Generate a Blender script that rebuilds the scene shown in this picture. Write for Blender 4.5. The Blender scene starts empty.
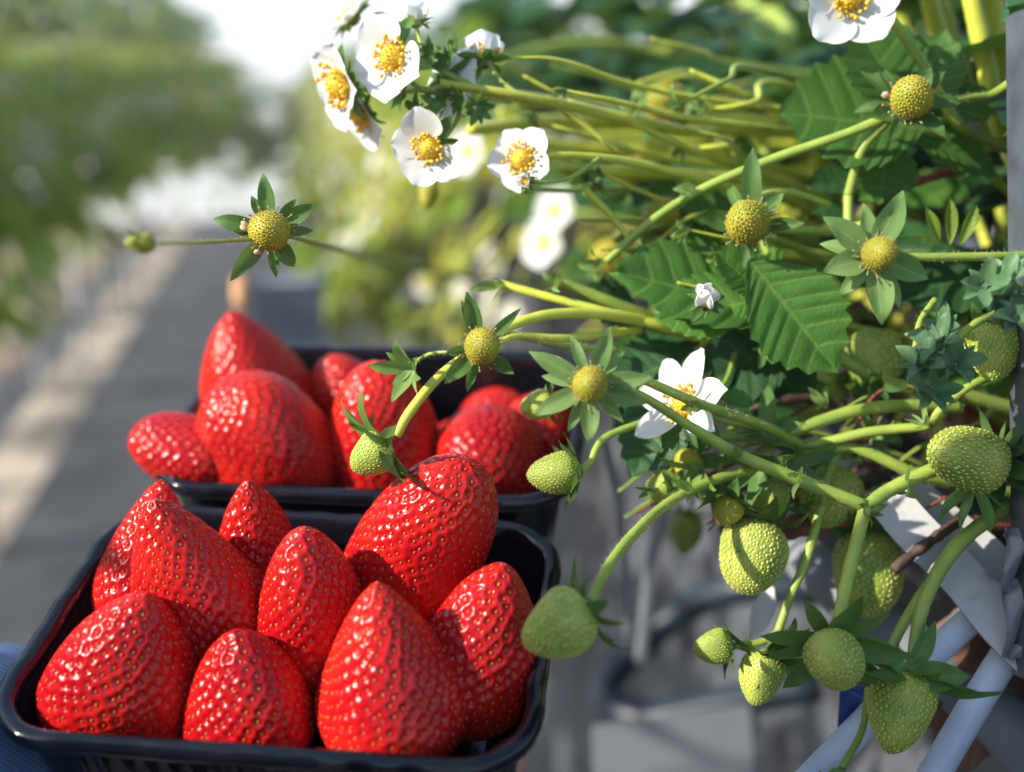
import bpy, math, random
import numpy as np
from math import sin, cos, pi, radians, sqrt, atan2
from mathutils import Vector, Matrix

random.seed(7)
rng = np.random.default_rng(7)
scene = bpy.context.scene
COL = scene.collection

# ------------------------------------------------------------------ camera
FPX = 1150.0
PITCH, YAW = 0.2758, radians(10.5)
CAM = np.array([0.0, 0.0, 1.25])
Fw = np.array([sin(YAW) * cos(PITCH), cos(YAW) * cos(PITCH), -sin(PITCH)])
Rt = np.array([cos(YAW), -sin(YAW), 0.0])
Up = np.cross(Rt, Fw)


def P(x, y, d):
    return CAM + d * (Fw + (x - 512) / FPX * Rt - (y - 386) / FPX * Up)


def dirc(a, b, c):
    """direction from right / up / towards-the-viewer components"""
    v = a * Rt + b * Up - c * Fw
    return v / np.linalg.norm(v)


def px(n, d):
    return n * d / FPX


cd = bpy.data.cameras.new('camera')
cam = bpy.data.objects.new('camera', cd)
COL.objects.link(cam)
M = Matrix([[Rt[0], Up[0], -Fw[0], CAM[0]], [Rt[1], Up[1], -Fw[1], CAM[1]], [Rt[2], Up[2], -Fw[2], CAM[2]], [0, 0, 0, 1]])
cam.matrix_world = M
cd.sensor_width = 36
cd.lens = FPX / 1024 * 36
cd.clip_start = 0.02
cd.clip_end = 200
cd.dof.use_dof = True
cd.dof.focus_distance = 0.388
cd.dof.aperture_fstop = 3.9
scene.camera = cam

# ------------------------------------------------------------------ materials


def nt_new(name):
    m = bpy.data.materials.new(name)
    m.use_nodes = True
    nt = m.node_tree
    nt.nodes.clear()
    return m, nt


def N(nt, t, **kw):
    n = nt.nodes.new(t)
    for k, v in kw.items():
        setattr(n, k, v)
    return n


def rgba(c):
    return (c[0], c[1], c[2], 1)


def noise_col(nt, c1, c2, scale, detail=3, lo=.35, hi=.65, coord='Object'):
    tc = N(nt, 'ShaderNodeTexCoord')
    nz = N(nt, 'ShaderNodeTexNoise')
    nz.inputs['Scale'].default_value = scale
    nz.inputs['Detail'].default_value = detail
    nt.links.new(tc.outputs[coord], nz.inputs['Vector'])
    r = N(nt, 'ShaderNodeValToRGB')
    r.color_ramp.elements[0].position = lo
    r.color_ramp.elements[0].color = rgba(c1)
    r.color_ramp.elements[1].position = hi
    r.color_ramp.elements[1].color = rgba(c2)
    nt.links.new(nz.outputs['Fac'], r.inputs['Fac'])
    return r.outputs['Color'], nz


def mat(name, c1, c2=None, scale=60, rough=.5, spec=.5, transl=0, tcol=None, coat=0, sss=0, sssr=(.004, .002, .001),
        bump=0, bscale=None, metallic=0, rand=0, lo=.35, hi=.65, detail=3, ior=1.45, sheen=0):
    m, nt = nt_new(name)
    out = N(nt, 'ShaderNodeOutputMaterial')
    b = N(nt, 'ShaderNodeBsdfPrincipled')
    b.inputs['Roughness'].default_value = rough
    b.inputs['Specular IOR Level'].default_value = spec
    b.inputs['Coat Weight'].default_value = coat
    b.inputs['Coat Roughness'].default_value = .12
    b.inputs['Metallic'].default_value = metallic
    b.inputs['IOR'].default_value = ior
    if sheen:
        b.inputs['Sheen Weight'].default_value = sheen
    if sss:
        b.inputs['Subsurface Weight'].default_value = sss
        b.inputs['Subsurface Radius'].default_value = sssr
        b.inputs['Subsurface Scale'].default_value = 1
    col = None
    if c2 is not None:
        col, nz = noise_col(nt, c1, c2, scale, detail, lo, hi)
        if rand:
            oi = N(nt, 'ShaderNodeObjectInfo')
            hs = N(nt, 'ShaderNodeHueSaturation')
            mr = N(nt, 'ShaderNodeMapRange')
            mr.inputs['To Min'].default_value = 1 - rand
            mr.inputs['To Max'].default_value = 1 + rand
            nt.links.new(oi.outputs['Random'], mr.inputs['Value'])
            nt.links.new(mr.outputs['Result'], hs.inputs['Value'])
            nt.links.new(col, hs.inputs['Color'])
            col = hs.outputs['Color']
        nt.links.new(col, b.inputs['Base Color'])
    else:
        b.inputs['Base Color'].default_value = rgba(c1)
    if bump:
        tc = N(nt, 'ShaderNodeTexCoord')
        nz2 = N(nt, 'ShaderNodeTexNoise')
        nz2.inputs['Scale'].default_value = bscale or scale * 4
        nz2.inputs['Detail'].default_value = 4
        nt.links.new(tc.outputs['Object'], nz2.inputs['Vector'])
        bp = N(nt, 'ShaderNodeBump')
        bp.inputs['Strength'].default_value = bump
        bp.inputs['Distance'].default_value = .001
        nt.links.new(nz2.outputs['Fac'], bp.inputs['Height'])
        nt.links.new(bp.outputs['Normal'], b.inputs['Normal'])
    if transl:
        t = N(nt, 'ShaderNodeBsdfTranslucent')
        t.inputs['Color'].default_value = rgba(tcol or c1)
        mx = N(nt, 'ShaderNodeMixShader')
        mx.inputs['Fac'].default_value = transl
        nt.links.new(b.outputs[0], mx.inputs[1])
        nt.links.new(t.outputs[0], mx.inputs[2])
        nt.links.new(mx.outputs[0], out.inputs['Surface'])
    else:
        nt.links.new(b.outputs[0], out.inputs['Surface'])
    return m


def leaf_mat(name, c1, c2, vein, transl, tcol, rough=.42, nteeth=9.0, bmp=.3):
    """veins follow the blade's own UV map: u runs along the side veins, v across from the midrib"""
    m, nt = nt_new(name)
    L = nt.links.new
    out = N(nt, 'ShaderNodeOutputMaterial')
    b = N(nt, 'ShaderNodeBsdfPrincipled')
    b.inputs['Roughness'].default_value = rough
    b.inputs['Specular IOR Level'].default_value = .25
    col, nz = noise_col(nt, c1, c2, 90, 4, .3, .7)
    uv = N(nt, 'ShaderNodeUVMap')
    sp = N(nt, 'ShaderNodeSeparateXYZ')
    L(uv.outputs[0], sp.inputs[0])

    def math_(op, a, bb=None):
        n = N(nt, 'ShaderNodeMath', operation=op)
        for i, q in enumerate((a, bb)):
            if q is None:
                continue
            if isinstance(q, (int, float)):
                n.inputs[i].default_value = q
            else:
                L(q, n.inputs[i])
        return n.outputs[0]
    ph = math_('FRACT', math_('ADD', math_('MULTIPLY', sp.outputs[0], nteeth), .5))
    side = math_('ABSOLUTE', math_('SUBTRACT', ph, .5))
    side = math_('SUBTRACT', 1.0, math_('MINIMUM', math_('MULTIPLY', side, 9.0), 1.0))
    mid = math_('SUBTRACT', 1.0, math_('MINIMUM', math_('MULTIPLY', math_('ABSOLUTE', sp.outputs[1]), 16.0), 1.0))
    v = math_('MULTIPLY', math_('MAXIMUM', side, mid), .75)
    mx = N(nt, 'ShaderNodeMix', data_type='RGBA')
    L(v, mx.inputs['Factor'])
    L(col, mx.inputs['A'])
    mx.inputs['B'].default_value = rgba(vein)
    oi = N(nt, 'ShaderNodeObjectInfo')
    hs = N(nt, 'ShaderNodeHueSaturation')
    mr = N(nt, 'ShaderNodeMapRange')
    mr.inputs['To Min'].default_value = .75
    mr.inputs['To Max'].default_value = 1.3
    L(oi.outputs['Random'], mr.inputs['Value'])
    L(mr.outputs['Result'], hs.inputs['Value'])
    L(mx.outputs['Result'], hs.inputs['Color'])
    L(hs.outputs['Color'], b.inputs['Base Color'])
    tc = N(nt, 'ShaderNodeTexCoord')
    vo = N(nt, 'ShaderNodeTexVoronoi')
    vo.inputs['Scale'].default_value = 900
    L(tc.outputs['Object'], vo.inputs['Vector'])
    bp = N(nt, 'ShaderNodeBump')
    bp.inputs['Strength'].default_value = bmp
    bp.inputs['Distance'].default_value = .0006
    L(vo.outputs['Distance'], bp.inputs['Height'])
    L(bp.outputs['Normal'], b.inputs['Normal'])
    t = N(nt, 'ShaderNodeBsdfTranslucent')
    t.inputs['Color'].default_value = rgba(tcol)
    ms = N(nt, 'ShaderNodeMixShader')
    ms.inputs['Fac'].default_value = transl
    L(b.outputs[0], ms.inputs[1])
    L(t.outputs[0], ms.inputs[2])
    L(ms.outputs[0], out.inputs['Surface'])
    return m


M_red = mat('berry_red', (.37, .003, .008), (.60, .017, .010), 34, rough=.21, spec=.42, coat=0, sss=.16, sssr=(.004, .0008, .0005), bump=.12, bscale=1500, rand=.12)
M_seed = mat('berry_seed', (.50, .07, .015), (.62, .21, .03), 260, rough=.4, rand=.1)
M_unripe = mat('unripe_green', (.21, .30, .04), (.42, .46, .08), 90, rough=.45, sss=.1, sssr=(.003, .003, .0008), rand=.15)
M_useed = mat('unripe_seed', (.44, .50, .10), (.62, .64, .18), 260, rough=.45, rand=.1)
M_recep = mat('receptacle_yellow', (.24, .28, .025), (.46, .41, .035), 130, rough=.5, rand=.15)
M_rseed = mat('receptacle_seed', (.50, .45, .05), (.46, .27, .03), 170, rough=.5)
M_centre = mat('flower_yellow', (.78, .50, .03), (.85, .62, .05), 300, rough=.6)
M_anther = mat('anther_orange', (.72, .38, .03), (.85, .58, .06), 600, rough=.6)
M_petal = mat('petal_white', (.84, .84, .82), (.88, .88, .87), 120, rough=.5, spec=.3, transl=.35, tcol=(.85, .86, .82))
M_sepal = leaf_mat('sepal_green', (.050, .120, .032), (.110, .21, .05), (.20, .30, .10), .25, (.22, .36, .05), rough=.55, nteeth=.6, bmp=.12)
M_sepalb = mat('sepal_bluegreen', (.065, .15, .065), (.12, .23, .095), 160, rough=.5, transl=.2, tcol=(.2, .36, .12), rand=.2, sheen=.2)
M_stem = mat('stem_green', (.22, .32, .05), (.33, .41, .065), 70, rough=.42, sss=.05, rand=.15)
M_stemy = mat('stem_yellow', (.42, .46, .045), (.56, .58, .075), 70, rough=.42, sss=.05, rand=.12)
M_hair = mat('stem_hair', (.55, .58, .40), (.62, .62, .45), 70, rough=.5, transl=.4, tcol=(.6, .6, .4))
M_dryhair = mat('dry_hair', (.34, .26, .10), (.42, .36, .16), 300, rough=.6)
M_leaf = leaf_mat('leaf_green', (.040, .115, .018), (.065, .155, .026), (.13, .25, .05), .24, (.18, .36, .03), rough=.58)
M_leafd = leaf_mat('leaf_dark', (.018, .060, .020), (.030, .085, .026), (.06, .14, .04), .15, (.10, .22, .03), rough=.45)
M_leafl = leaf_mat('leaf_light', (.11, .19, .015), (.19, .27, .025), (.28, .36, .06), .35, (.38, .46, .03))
M_sepall = leaf_mat('sepal_pale', (.12, .235, .065), (.21, .33, .10), (.36, .46, .20), .3, (.34, .46, .14), rough=.55, nteeth=.6, bmp=.12)
M_bract = leaf_mat('bract_green', (.10, .19, .05), (.19, .29, .08), (.30, .38, .16), .3, (.3, .4, .08), rough=.55, nteeth=.6, bmp=.12)
M_dry = mat('dry_stem', (.16, .05, .03), (.30, .10, .05), 120, rough=.7, bump=.5)
M_drydark = mat('dry_dark', (.05, .03, .022), (.10, .06, .04), 150, rough=.7, bump=.5)
M_deadleaf = mat('dead_leaf', (.12, .058, .035), (.20, .10, .06), 90, rough=.75, bump=.6, bscale=500, transl=.1, tcol=(.3, .15, .06))
M_dried = mat('dried_petal', (.62, .40, .28), (.74, .56, .42), 300, rough=.7, transl=.3, tcol=(.7, .5, .35))
M_tray = mat('tray_black', (.004, .005, .008), (.008, .009, .014), 30, rough=.11, spec=.55, bump=.06, bscale=260)
M_white = mat('white_plastic', (.66, .65, .63), (.74, .73, .71), 40, rough=.42, bump=.1, bscale=120)
M_band = mat('band_white', (.16, .15, .14), (.46, .455, .45), 55, rough=.5, lo=.30, hi=.42, detail=6, bump=.2, bscale=150)
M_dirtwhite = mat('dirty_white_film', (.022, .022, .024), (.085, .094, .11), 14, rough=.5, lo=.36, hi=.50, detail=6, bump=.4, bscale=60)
M_pipe = mat('painted_pipe', (.50, .58, .72), (.60, .67, .78), 40, rough=.35, bump=.12, bscale=200)
M_post = mat('galvanised_post', (.075, .088, .11), (.12, .138, .17), 70, rough=.5, metallic=.35, bump=.2, bscale=400)
M_blacksheet = mat('black_sheet', (.012, .013, .016), (.03, .03, .034), 30, rough=.45, bump=.3, bscale=80)
M_peat = mat('peat', (.018, .012, .009), (.055, .035, .024), 160, rough=.9, bump=1.0, bscale=500)
M_mat = mat('weed_mat', (.022, .025, .030), (.062, .066, .074), 3.6, rough=.75, detail=5, bump=.3, bscale=300)
M_sunstripe = mat('sunlit_stripe', (.09, .08, .07), (.46, .38, .29), 3.1, rough=.9, detail=3, lo=.40, hi=.60, bump=.3, bscale=120)  # pale blotches paint a broken stripe of sunlight into the floor colour
M_sunsoil = mat('sun_dappled_soil', (.05, .04, .032), (.30, .20, .14), 2.2, rough=.9, lo=.45, hi=.62, detail=2)  # brown soil, its paler blotches painted as patches of sunlight
M_film = mat('greenhouse_film', (.86, .87, .86), (.90, .90, .89), 1.2, rough=.5, transl=.25, tcol=(.92, .93, .92))
M_hose = mat('hose_black', (.012, .022, .035), (.02, .034, .05), 40, rough=.4)
M_drip = mat('drip_tube', (.22, .24, .27), (.30, .32, .35), 60, rough=.25, transl=.35, tcol=(.8, .83, .88))
M_blue = mat('tag_blue', (.03, .06, .24), (.045, .085, .30), 60, rough=.4)
M_skin = mat('skin', (.52, .27, .19), (.60, .33, .24), 60, rough=.45, sss=.1, sssr=(.006, .002, .001), bump=.15, bscale=600)
M_nail = mat('nail', (.70, .42, .36), None, rough=.25)
M_grey = mat('grey_panel', (.17, .185, .215), (.23, .25, .28), 12, rough=.6)
M_terra = mat('tan_plastic', (.55, .27, .12), (.62, .33, .16), 40, rough=.5)


def denim_mat():
    m, nt = nt_new('denim_blue')
    out = N(nt, 'ShaderNodeOutputMaterial')
    b = N(nt, 'ShaderNodeBsdfPrincipled')
    b.inputs['Roughness'].default_value = .85
    tc = N(nt, 'ShaderNodeTexCoord')
    w = N(nt, 'ShaderNodeTexWave', wave_type='BANDS', bands_direction='DIAGONAL')
    w.inputs['Scale'].default_value = 260
    w.inputs['Distortion'].default_value = 1.5
    r = N(nt, 'ShaderNodeValToRGB')
    r.color_ramp.elements[0].color = (.055, .10, .21, 1)
    r.color_ramp.elements[1].color = (.10, .17, .31, 1)
    nt.links.new(tc.outputs['Object'], w.inputs['Vector'])
    nt.links.new(w.outputs['Fac'], r.inputs['Fac'])
    nt.links.new(r.outputs['Color'], b.inputs['Base Color'])
    nt.links.new(b.outputs[0], out.inputs['Surface'])
    return m


M_denim = denim_mat()

# ------------------------------------------------------------------ mesh building
ORG = {}


class MB:
    def __init__(s):
        s.V, s.F, s.I, s.UV, s.n = [], [], [], [], 0

    def add(s, V, F, mi=0, uv=None):
        V = np.asarray(V, float)
        s.V.append(V)
        off = s.n
        s.F.extend([tuple(i + off for i in f) for f in F])
        s.I.extend([mi] * len(F))
        s.UV.append(np.asarray(uv, float) if uv is not None else np.zeros((len(V), 2)))
        s.n += len(V)
        return s

    def build(s, name, mats, parent=None, root=None, smooth=True, loc=None):
        V = np.vstack(s.V)
        if root is not None:
            V = V - ORG[root.name]
        if loc is not None:
            V = V - np.asarray(loc)
        me = bpy.data.meshes.new(name)
        me.from_pydata([tuple(v) for v in V], [], s.F)
        if not isinstance(mats, (list, tuple)):
            mats = [mats]
        for m in mats:
            me.materials.append(m)
        me.polygons.foreach_set('material_index', np.array(s.I, dtype=np.int32))
        me.polygons.foreach_set('use_smooth', np.full(len(s.F), bool(smooth)))
        UV = np.vstack(s.UV)
        ul = me.uv_layers.new(name='UVMap')
        li = np.zeros(len(me.loops), dtype=np.int32)
        me.loops.foreach_get('vertex_index', li)
        ul.data.foreach_set('uv', UV[li].ravel())
        me.update()
        o = bpy.data.objects.new(name, me)
        COL.objects.link(o)
        if parent is not None:
            o.parent = parent
        if loc is not None:
            o.location = loc
        return o


def tag(o, label=None, cat=None, group=None, kind=None):
    if label:
        o['label'] = label
    if cat:
        o['category'] = cat
    if group:
        o['group'] = group
    if kind:
        o['kind'] = kind
    return o


def thing(name, loc, label, cat, group=None):
    o = bpy.data.objects.new(name, None)
    o.empty_display_size = .02
    COL.objects.link(o)
    o.location = loc
    ORG[o.name] = np.asarray(loc, float)
    return tag(o, label, cat, group)


def kids(o):
    return [c for c in bpy.data.objects if c.parent == o]


def copy_tree(o, parent=None):
    c = o.copy()
    COL.objects.link(c)
    if parent is not None:
        c.parent = parent
    for ch in TREE.get(o.name, kids(o)):
        copy_tree(ch, c)
    return c


TREE = {}


def freeze(o):
    k = kids(o)
    TREE[o.name] = k
    for c in k:
        freeze(c)


def unit(v):
    v = np.asarray(v, float)
    return v / (np.linalg.norm(v) + 1e-12)


def frame(z, roll=0.0, hint=None):
    """rotation matrix whose third column is z"""
    z = unit(z)
    h = np.array(hint if hint is not None else (0, 0, 1.0), float)
    if abs(np.dot(h, z)) > .97:
        h = np.array((0, 1.0, 0)) if abs(z[1]) < .9 else np.array((1.0, 0, 0))
    x = unit(np.cross(h, z))
    y = np.cross(z, x)
    c, s = cos(roll), sin(roll)
    return np.stack([c * x + s * y, -s * x + c * y, z], axis=1)


def grid_faces(nr, nc, wrap=False):
    F = []
    for i in range(nr - 1):
        for j in range(nc if wrap else nc - 1):
            k = (j + 1) % nc
            F.append((i * nc + j, i * nc + k, (i + 1) * nc + k, (i + 1) * nc + j))
    return F


def spline(pts, n):
    pts = np.asarray(pts, float)
    if len(pts) == 2:
        t = np.linspace(0, 1, n)[:, None]
        return pts[0] * (1 - t) + pts[1] * t
    Q = np.vstack([2 * pts[0] - pts[1], pts, 2 * pts[-1] - pts[-2]])
    m = len(pts) - 1
    out = []
    for k in range(n):
        u = k / (n - 1) * m
        i = min(int(u), m - 1)
        t = u - i
        a, b, c, d = Q[i], Q[i + 1], Q[i + 2], Q[i + 3]
        out.append(.5 * (2 * b + (c - a) * t + (2 * a - 5 * b + 4 * c - d) * t * t + (3 * b - a - 3 * c + d) * t ** 3))
    return np.array(out)


def tube(mb, pts, r, n=None, seg=9, mi=0, caps=True, lump=0.0):
    pts = np.asarray(pts, float)
    n = n or max(6, 7 * (len(pts) - 1) + 1)
    C = spline(pts, n)
    ri = np.asarray(r, float) if hasattr(r, '__len__') else np.array([r, r])
    rad = np.interp(np.linspace(0, 1, n), np.linspace(0, 1, len(ri)), ri)
    T = np.gradient(C, axis=0)
    T /= np.linalg.norm(T, axis=1)[:, None] + 1e-12
    x = frame(T[0])[:, 0]
    V, UV = [], []
    for i in range(n):
        x = unit(x - np.dot(x, T[i]) * T[i])
        y = np.cross(T[i], x)
        rr = rad[i] * (1 + lump * random.uniform(-1, 1))
        for j in range(seg):
            a = 2 * pi * j / seg
            V.append(C[i] + rr * (cos(a) * x + sin(a) * y))
            UV.append((i / (n - 1), j / seg))
    F = grid_faces(n, seg, True)
    if caps:
        F.append(tuple(range(seg - 1, -1, -1)))
        F.append(tuple(range((n - 1) * seg, n * seg)))
    mb.add(V, F, mi, UV)
    return C, rad


def hairs(mb, C, rad, count, ln, mi):
    """short stiff hairs standing off a stem"""
    T = np.gradient(C, axis=0)
    V, F = [], []
    for _ in range(count):
        u = random.random() * (len(C) - 1)
        i = min(int(u), len(C) - 2)
        f = u - i
        c = C[i] * (1 - f) + C[i + 1] * f
        t = unit(T[i])
        R = frame(t, random.uniform(0, 6.28))
        o = R[:, 0]
        s = R[:, 1]
        l = ln * random.uniform(.5, 1.2)
        w = .00006
        a = c + o * rad[i] * .95
        k = len(V)
        V += [a - s * w, a + s * w, a + o * l + t * l * random.uniform(-.3, .5)]
        F.append((k, k + 1, k + 2))
    mb.add(V, F, mi)


# ------------------------------------------------------------------ leaf blades
def blade(mb, base, tip, width, normal, nt_=9, nu=64, nv=13, fold=.25, droop=.10, corr=.012, mi=0, curl=0.0, seed=0, sharp=.13):
    """one serrated strawberry leaflet; rows of the grid run along its side veins"""
    rs = random.Random(seed)
    base, tip = np.asarray(base, float), np.asarray(tip, float)
    L = np.linalg.norm(tip - base)
    y = (tip - base) / L
    n = unit(np.asarray(normal, float) - np.dot(normal, y) * y)
    x = np.cross(y, n)
    u = np.linspace(0, 1, nu)[:, None]
    v = np.linspace(-1, 1, nv)[None, :]
    un = u + .022 * np.sin(9 * u + rs.uniform(0, 6)) * np.sin(pi * u) + .012 * np.sin(21 * u + rs.uniform(0, 6)) * np.sin(pi * u)
    av = np.abs(v)
    w = np.clip(np.sin(pi * np.clip(u, 0, 1) ** 1.25), 0, 1) ** .72 * (1 - .25 * u)
    ph = (un * nt_ + .5) % 1.0
    tooth = np.where(ph < .5, ph * 2, (1 - ph) * 2)
    edge = 1 + sharp * (tooth - .5) * np.clip(u * 6, 0, 1) * av ** 6
    hw = width * .5 * w * edge
    X = v * hw
    Yc = u * L - L * .20 * (1 - av) * np.sin(pi * u) ** .8 + L * .035 * tooth * av ** 6 * np.clip(u * 5, 0, 1)
    Yc = Yc + 0 * v
    Z = fold * np.abs(X) - droop * L * (u ** 2) * 1.0 + 0 * v
    Z = Z + corr * L * .5 * np.cos(2 * pi * (un * nt_)) * -1 * (av * (1.15 - av)) * 2.2 * np.sin(pi * u) ** .5
    Z = Z - curl * L * av ** 3 * np.sin(pi * u)
    p1, p2 = rs.uniform(0, 6), rs.uniform(0, 6)
    Z = Z + .03 * L * np.sin(3 * u + p1 + 1.5 * v) * av + .02 * L * np.sin(5 * u + p2) * v
    V = base + X[..., None] * x + Yc[..., None] * y + Z[..., None] * n
    UV = np.stack([un * nt_ / 9.0 + 0 * v, v + 0 * u], -1)
    mb.add(V.reshape(-1, 3), grid_faces(nu, nv), mi, UV.reshape(-1, 2))


def sepal(mb, o, R, ang, r0, ln, wd, a0, a1, mi=0, n=9, m=5, notch=0, twist=0.0):
    """pointed sepal leaving the axis (R's z) at polar angle a0 and bending to a1"""
    rad = np.array([cos(ang), sin(ang), 0.0])
    tan = np.array([-sin(ang), cos(ang), 0.0])
    p = rad * r0
    V, UV = [], []
    pr, pz = r0, 0.0
    for i in range(n):
        t = i / (n - 1)
        a = a0 + (a1 - a0) * t
        if i:
            pr += ln / (n - 1) * sin(a)
            pz += ln / (n - 1) * cos(a)
        w = wd * .5 * ((1 - t) ** 1.0) * (.45 + 1.6 * t) / .66
        if i == n - 1:
            w = wd * .015
        nz, nr = sin(a), -cos(a)
        for j in range(m):
            v = -1 + 2 * j / (m - 1)
            up = abs(v) * w * .42 + .10 * wd * sin(3.1 * t + 5 * twist) * t + .05 * wd * sin(9 * t + 2 * v) * t
            q = rad * (pr + nr * up) + np.array([0, 0, pz + nz * up]) + tan * (v * w) + np.array([0, 0, 1]) * (twist * v * w)
            V.append(o + R @ q)
            UV.append((t, v))
    mb.add(V, grid_faces(n, m), mi, UV)


def calyx(name, o, axis, r0, ln, wd, a0, a1, parent, root, matl=None, n=10, roll=0.0, jit=.25, seed=1, low=False, drop=0.0):
    rs = random.Random(seed)
    R = frame(axis, roll)
    mb = MB()
    for k in range(n):
        big = (k % 2 == 0)
        if rs.random() < drop:
            continue
        l = ln * (1 if big else .78) * rs.uniform(1 - jit * .8, 1 + jit * .5)
        w = wd * (1 if big else .62)
        sepal(mb, o, R, 2 * pi * k / n + rs.uniform(-.7, .7) * jit, r0, l, w, a0 + rs.uniform(-jit, jit) * .6 + (0 if big else .15),
              a1 + rs.uniform(-jit, jit) * 2 + (0 if big else .2), 0, 6 if low else 9, 3 if low else 5, twist=rs.uniform(-.3, .3))
    # little cup that joins the sepals to the stalk
    V, F = [], []
    sg = 12
    prof = [(r0 * .35, -r0 * .55), (r0 * .8, -r0 * .35), (r0 * 1.05, -r0 * .02), (r0 * .9, r0 * .15)]
    for (rr, zz) in prof:
        for j in range(sg):
            a = 2 * pi * j / sg
            V.append(o + R @ np.array([rr * cos(a), rr * sin(a), zz]))
    mb.add(V, grid_faces(len(prof), sg, True), 0)
    return mb.build(name, matl or M_sepal, parent, root)


# ------------------------------------------------------------------ berries
def smooth(a, b, x):
    t = np.clip((x - a) / (b - a), 0, 1)
    return t * t * (3 - 2 * t)


BALL_V, BALL_F = None, None


def ball(nl=4, ns=6):
    V = [(0, 0, 1)]
    for i in range(1, nl):
        a = pi * i / nl
        for j in range(ns):
            b = 2 * pi * j / ns
            V.append((sin(a) * cos(b), sin(a) * sin(b), cos(a)))
    V.append((0, 0, -1))
    F = []
    for j in range(ns):
        F.append((0, 1 + j, 1 + (j + 1) % ns))
    for i in range(nl - 2):
        for j in range(ns):
            a = 1 + i * ns + j
            b = 1 + i * ns + (j + 1) % ns
            F.append((a, a + ns, b + ns, b))
    e = len(V) - 1
    for j in range(ns):
        F.append((e, 1 + (nl - 2) * ns + (j + 1) % ns, 1 + (nl - 2) * ns + j))
    return np.array(V), F


BALL_V, BALL_F = ball()


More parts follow.
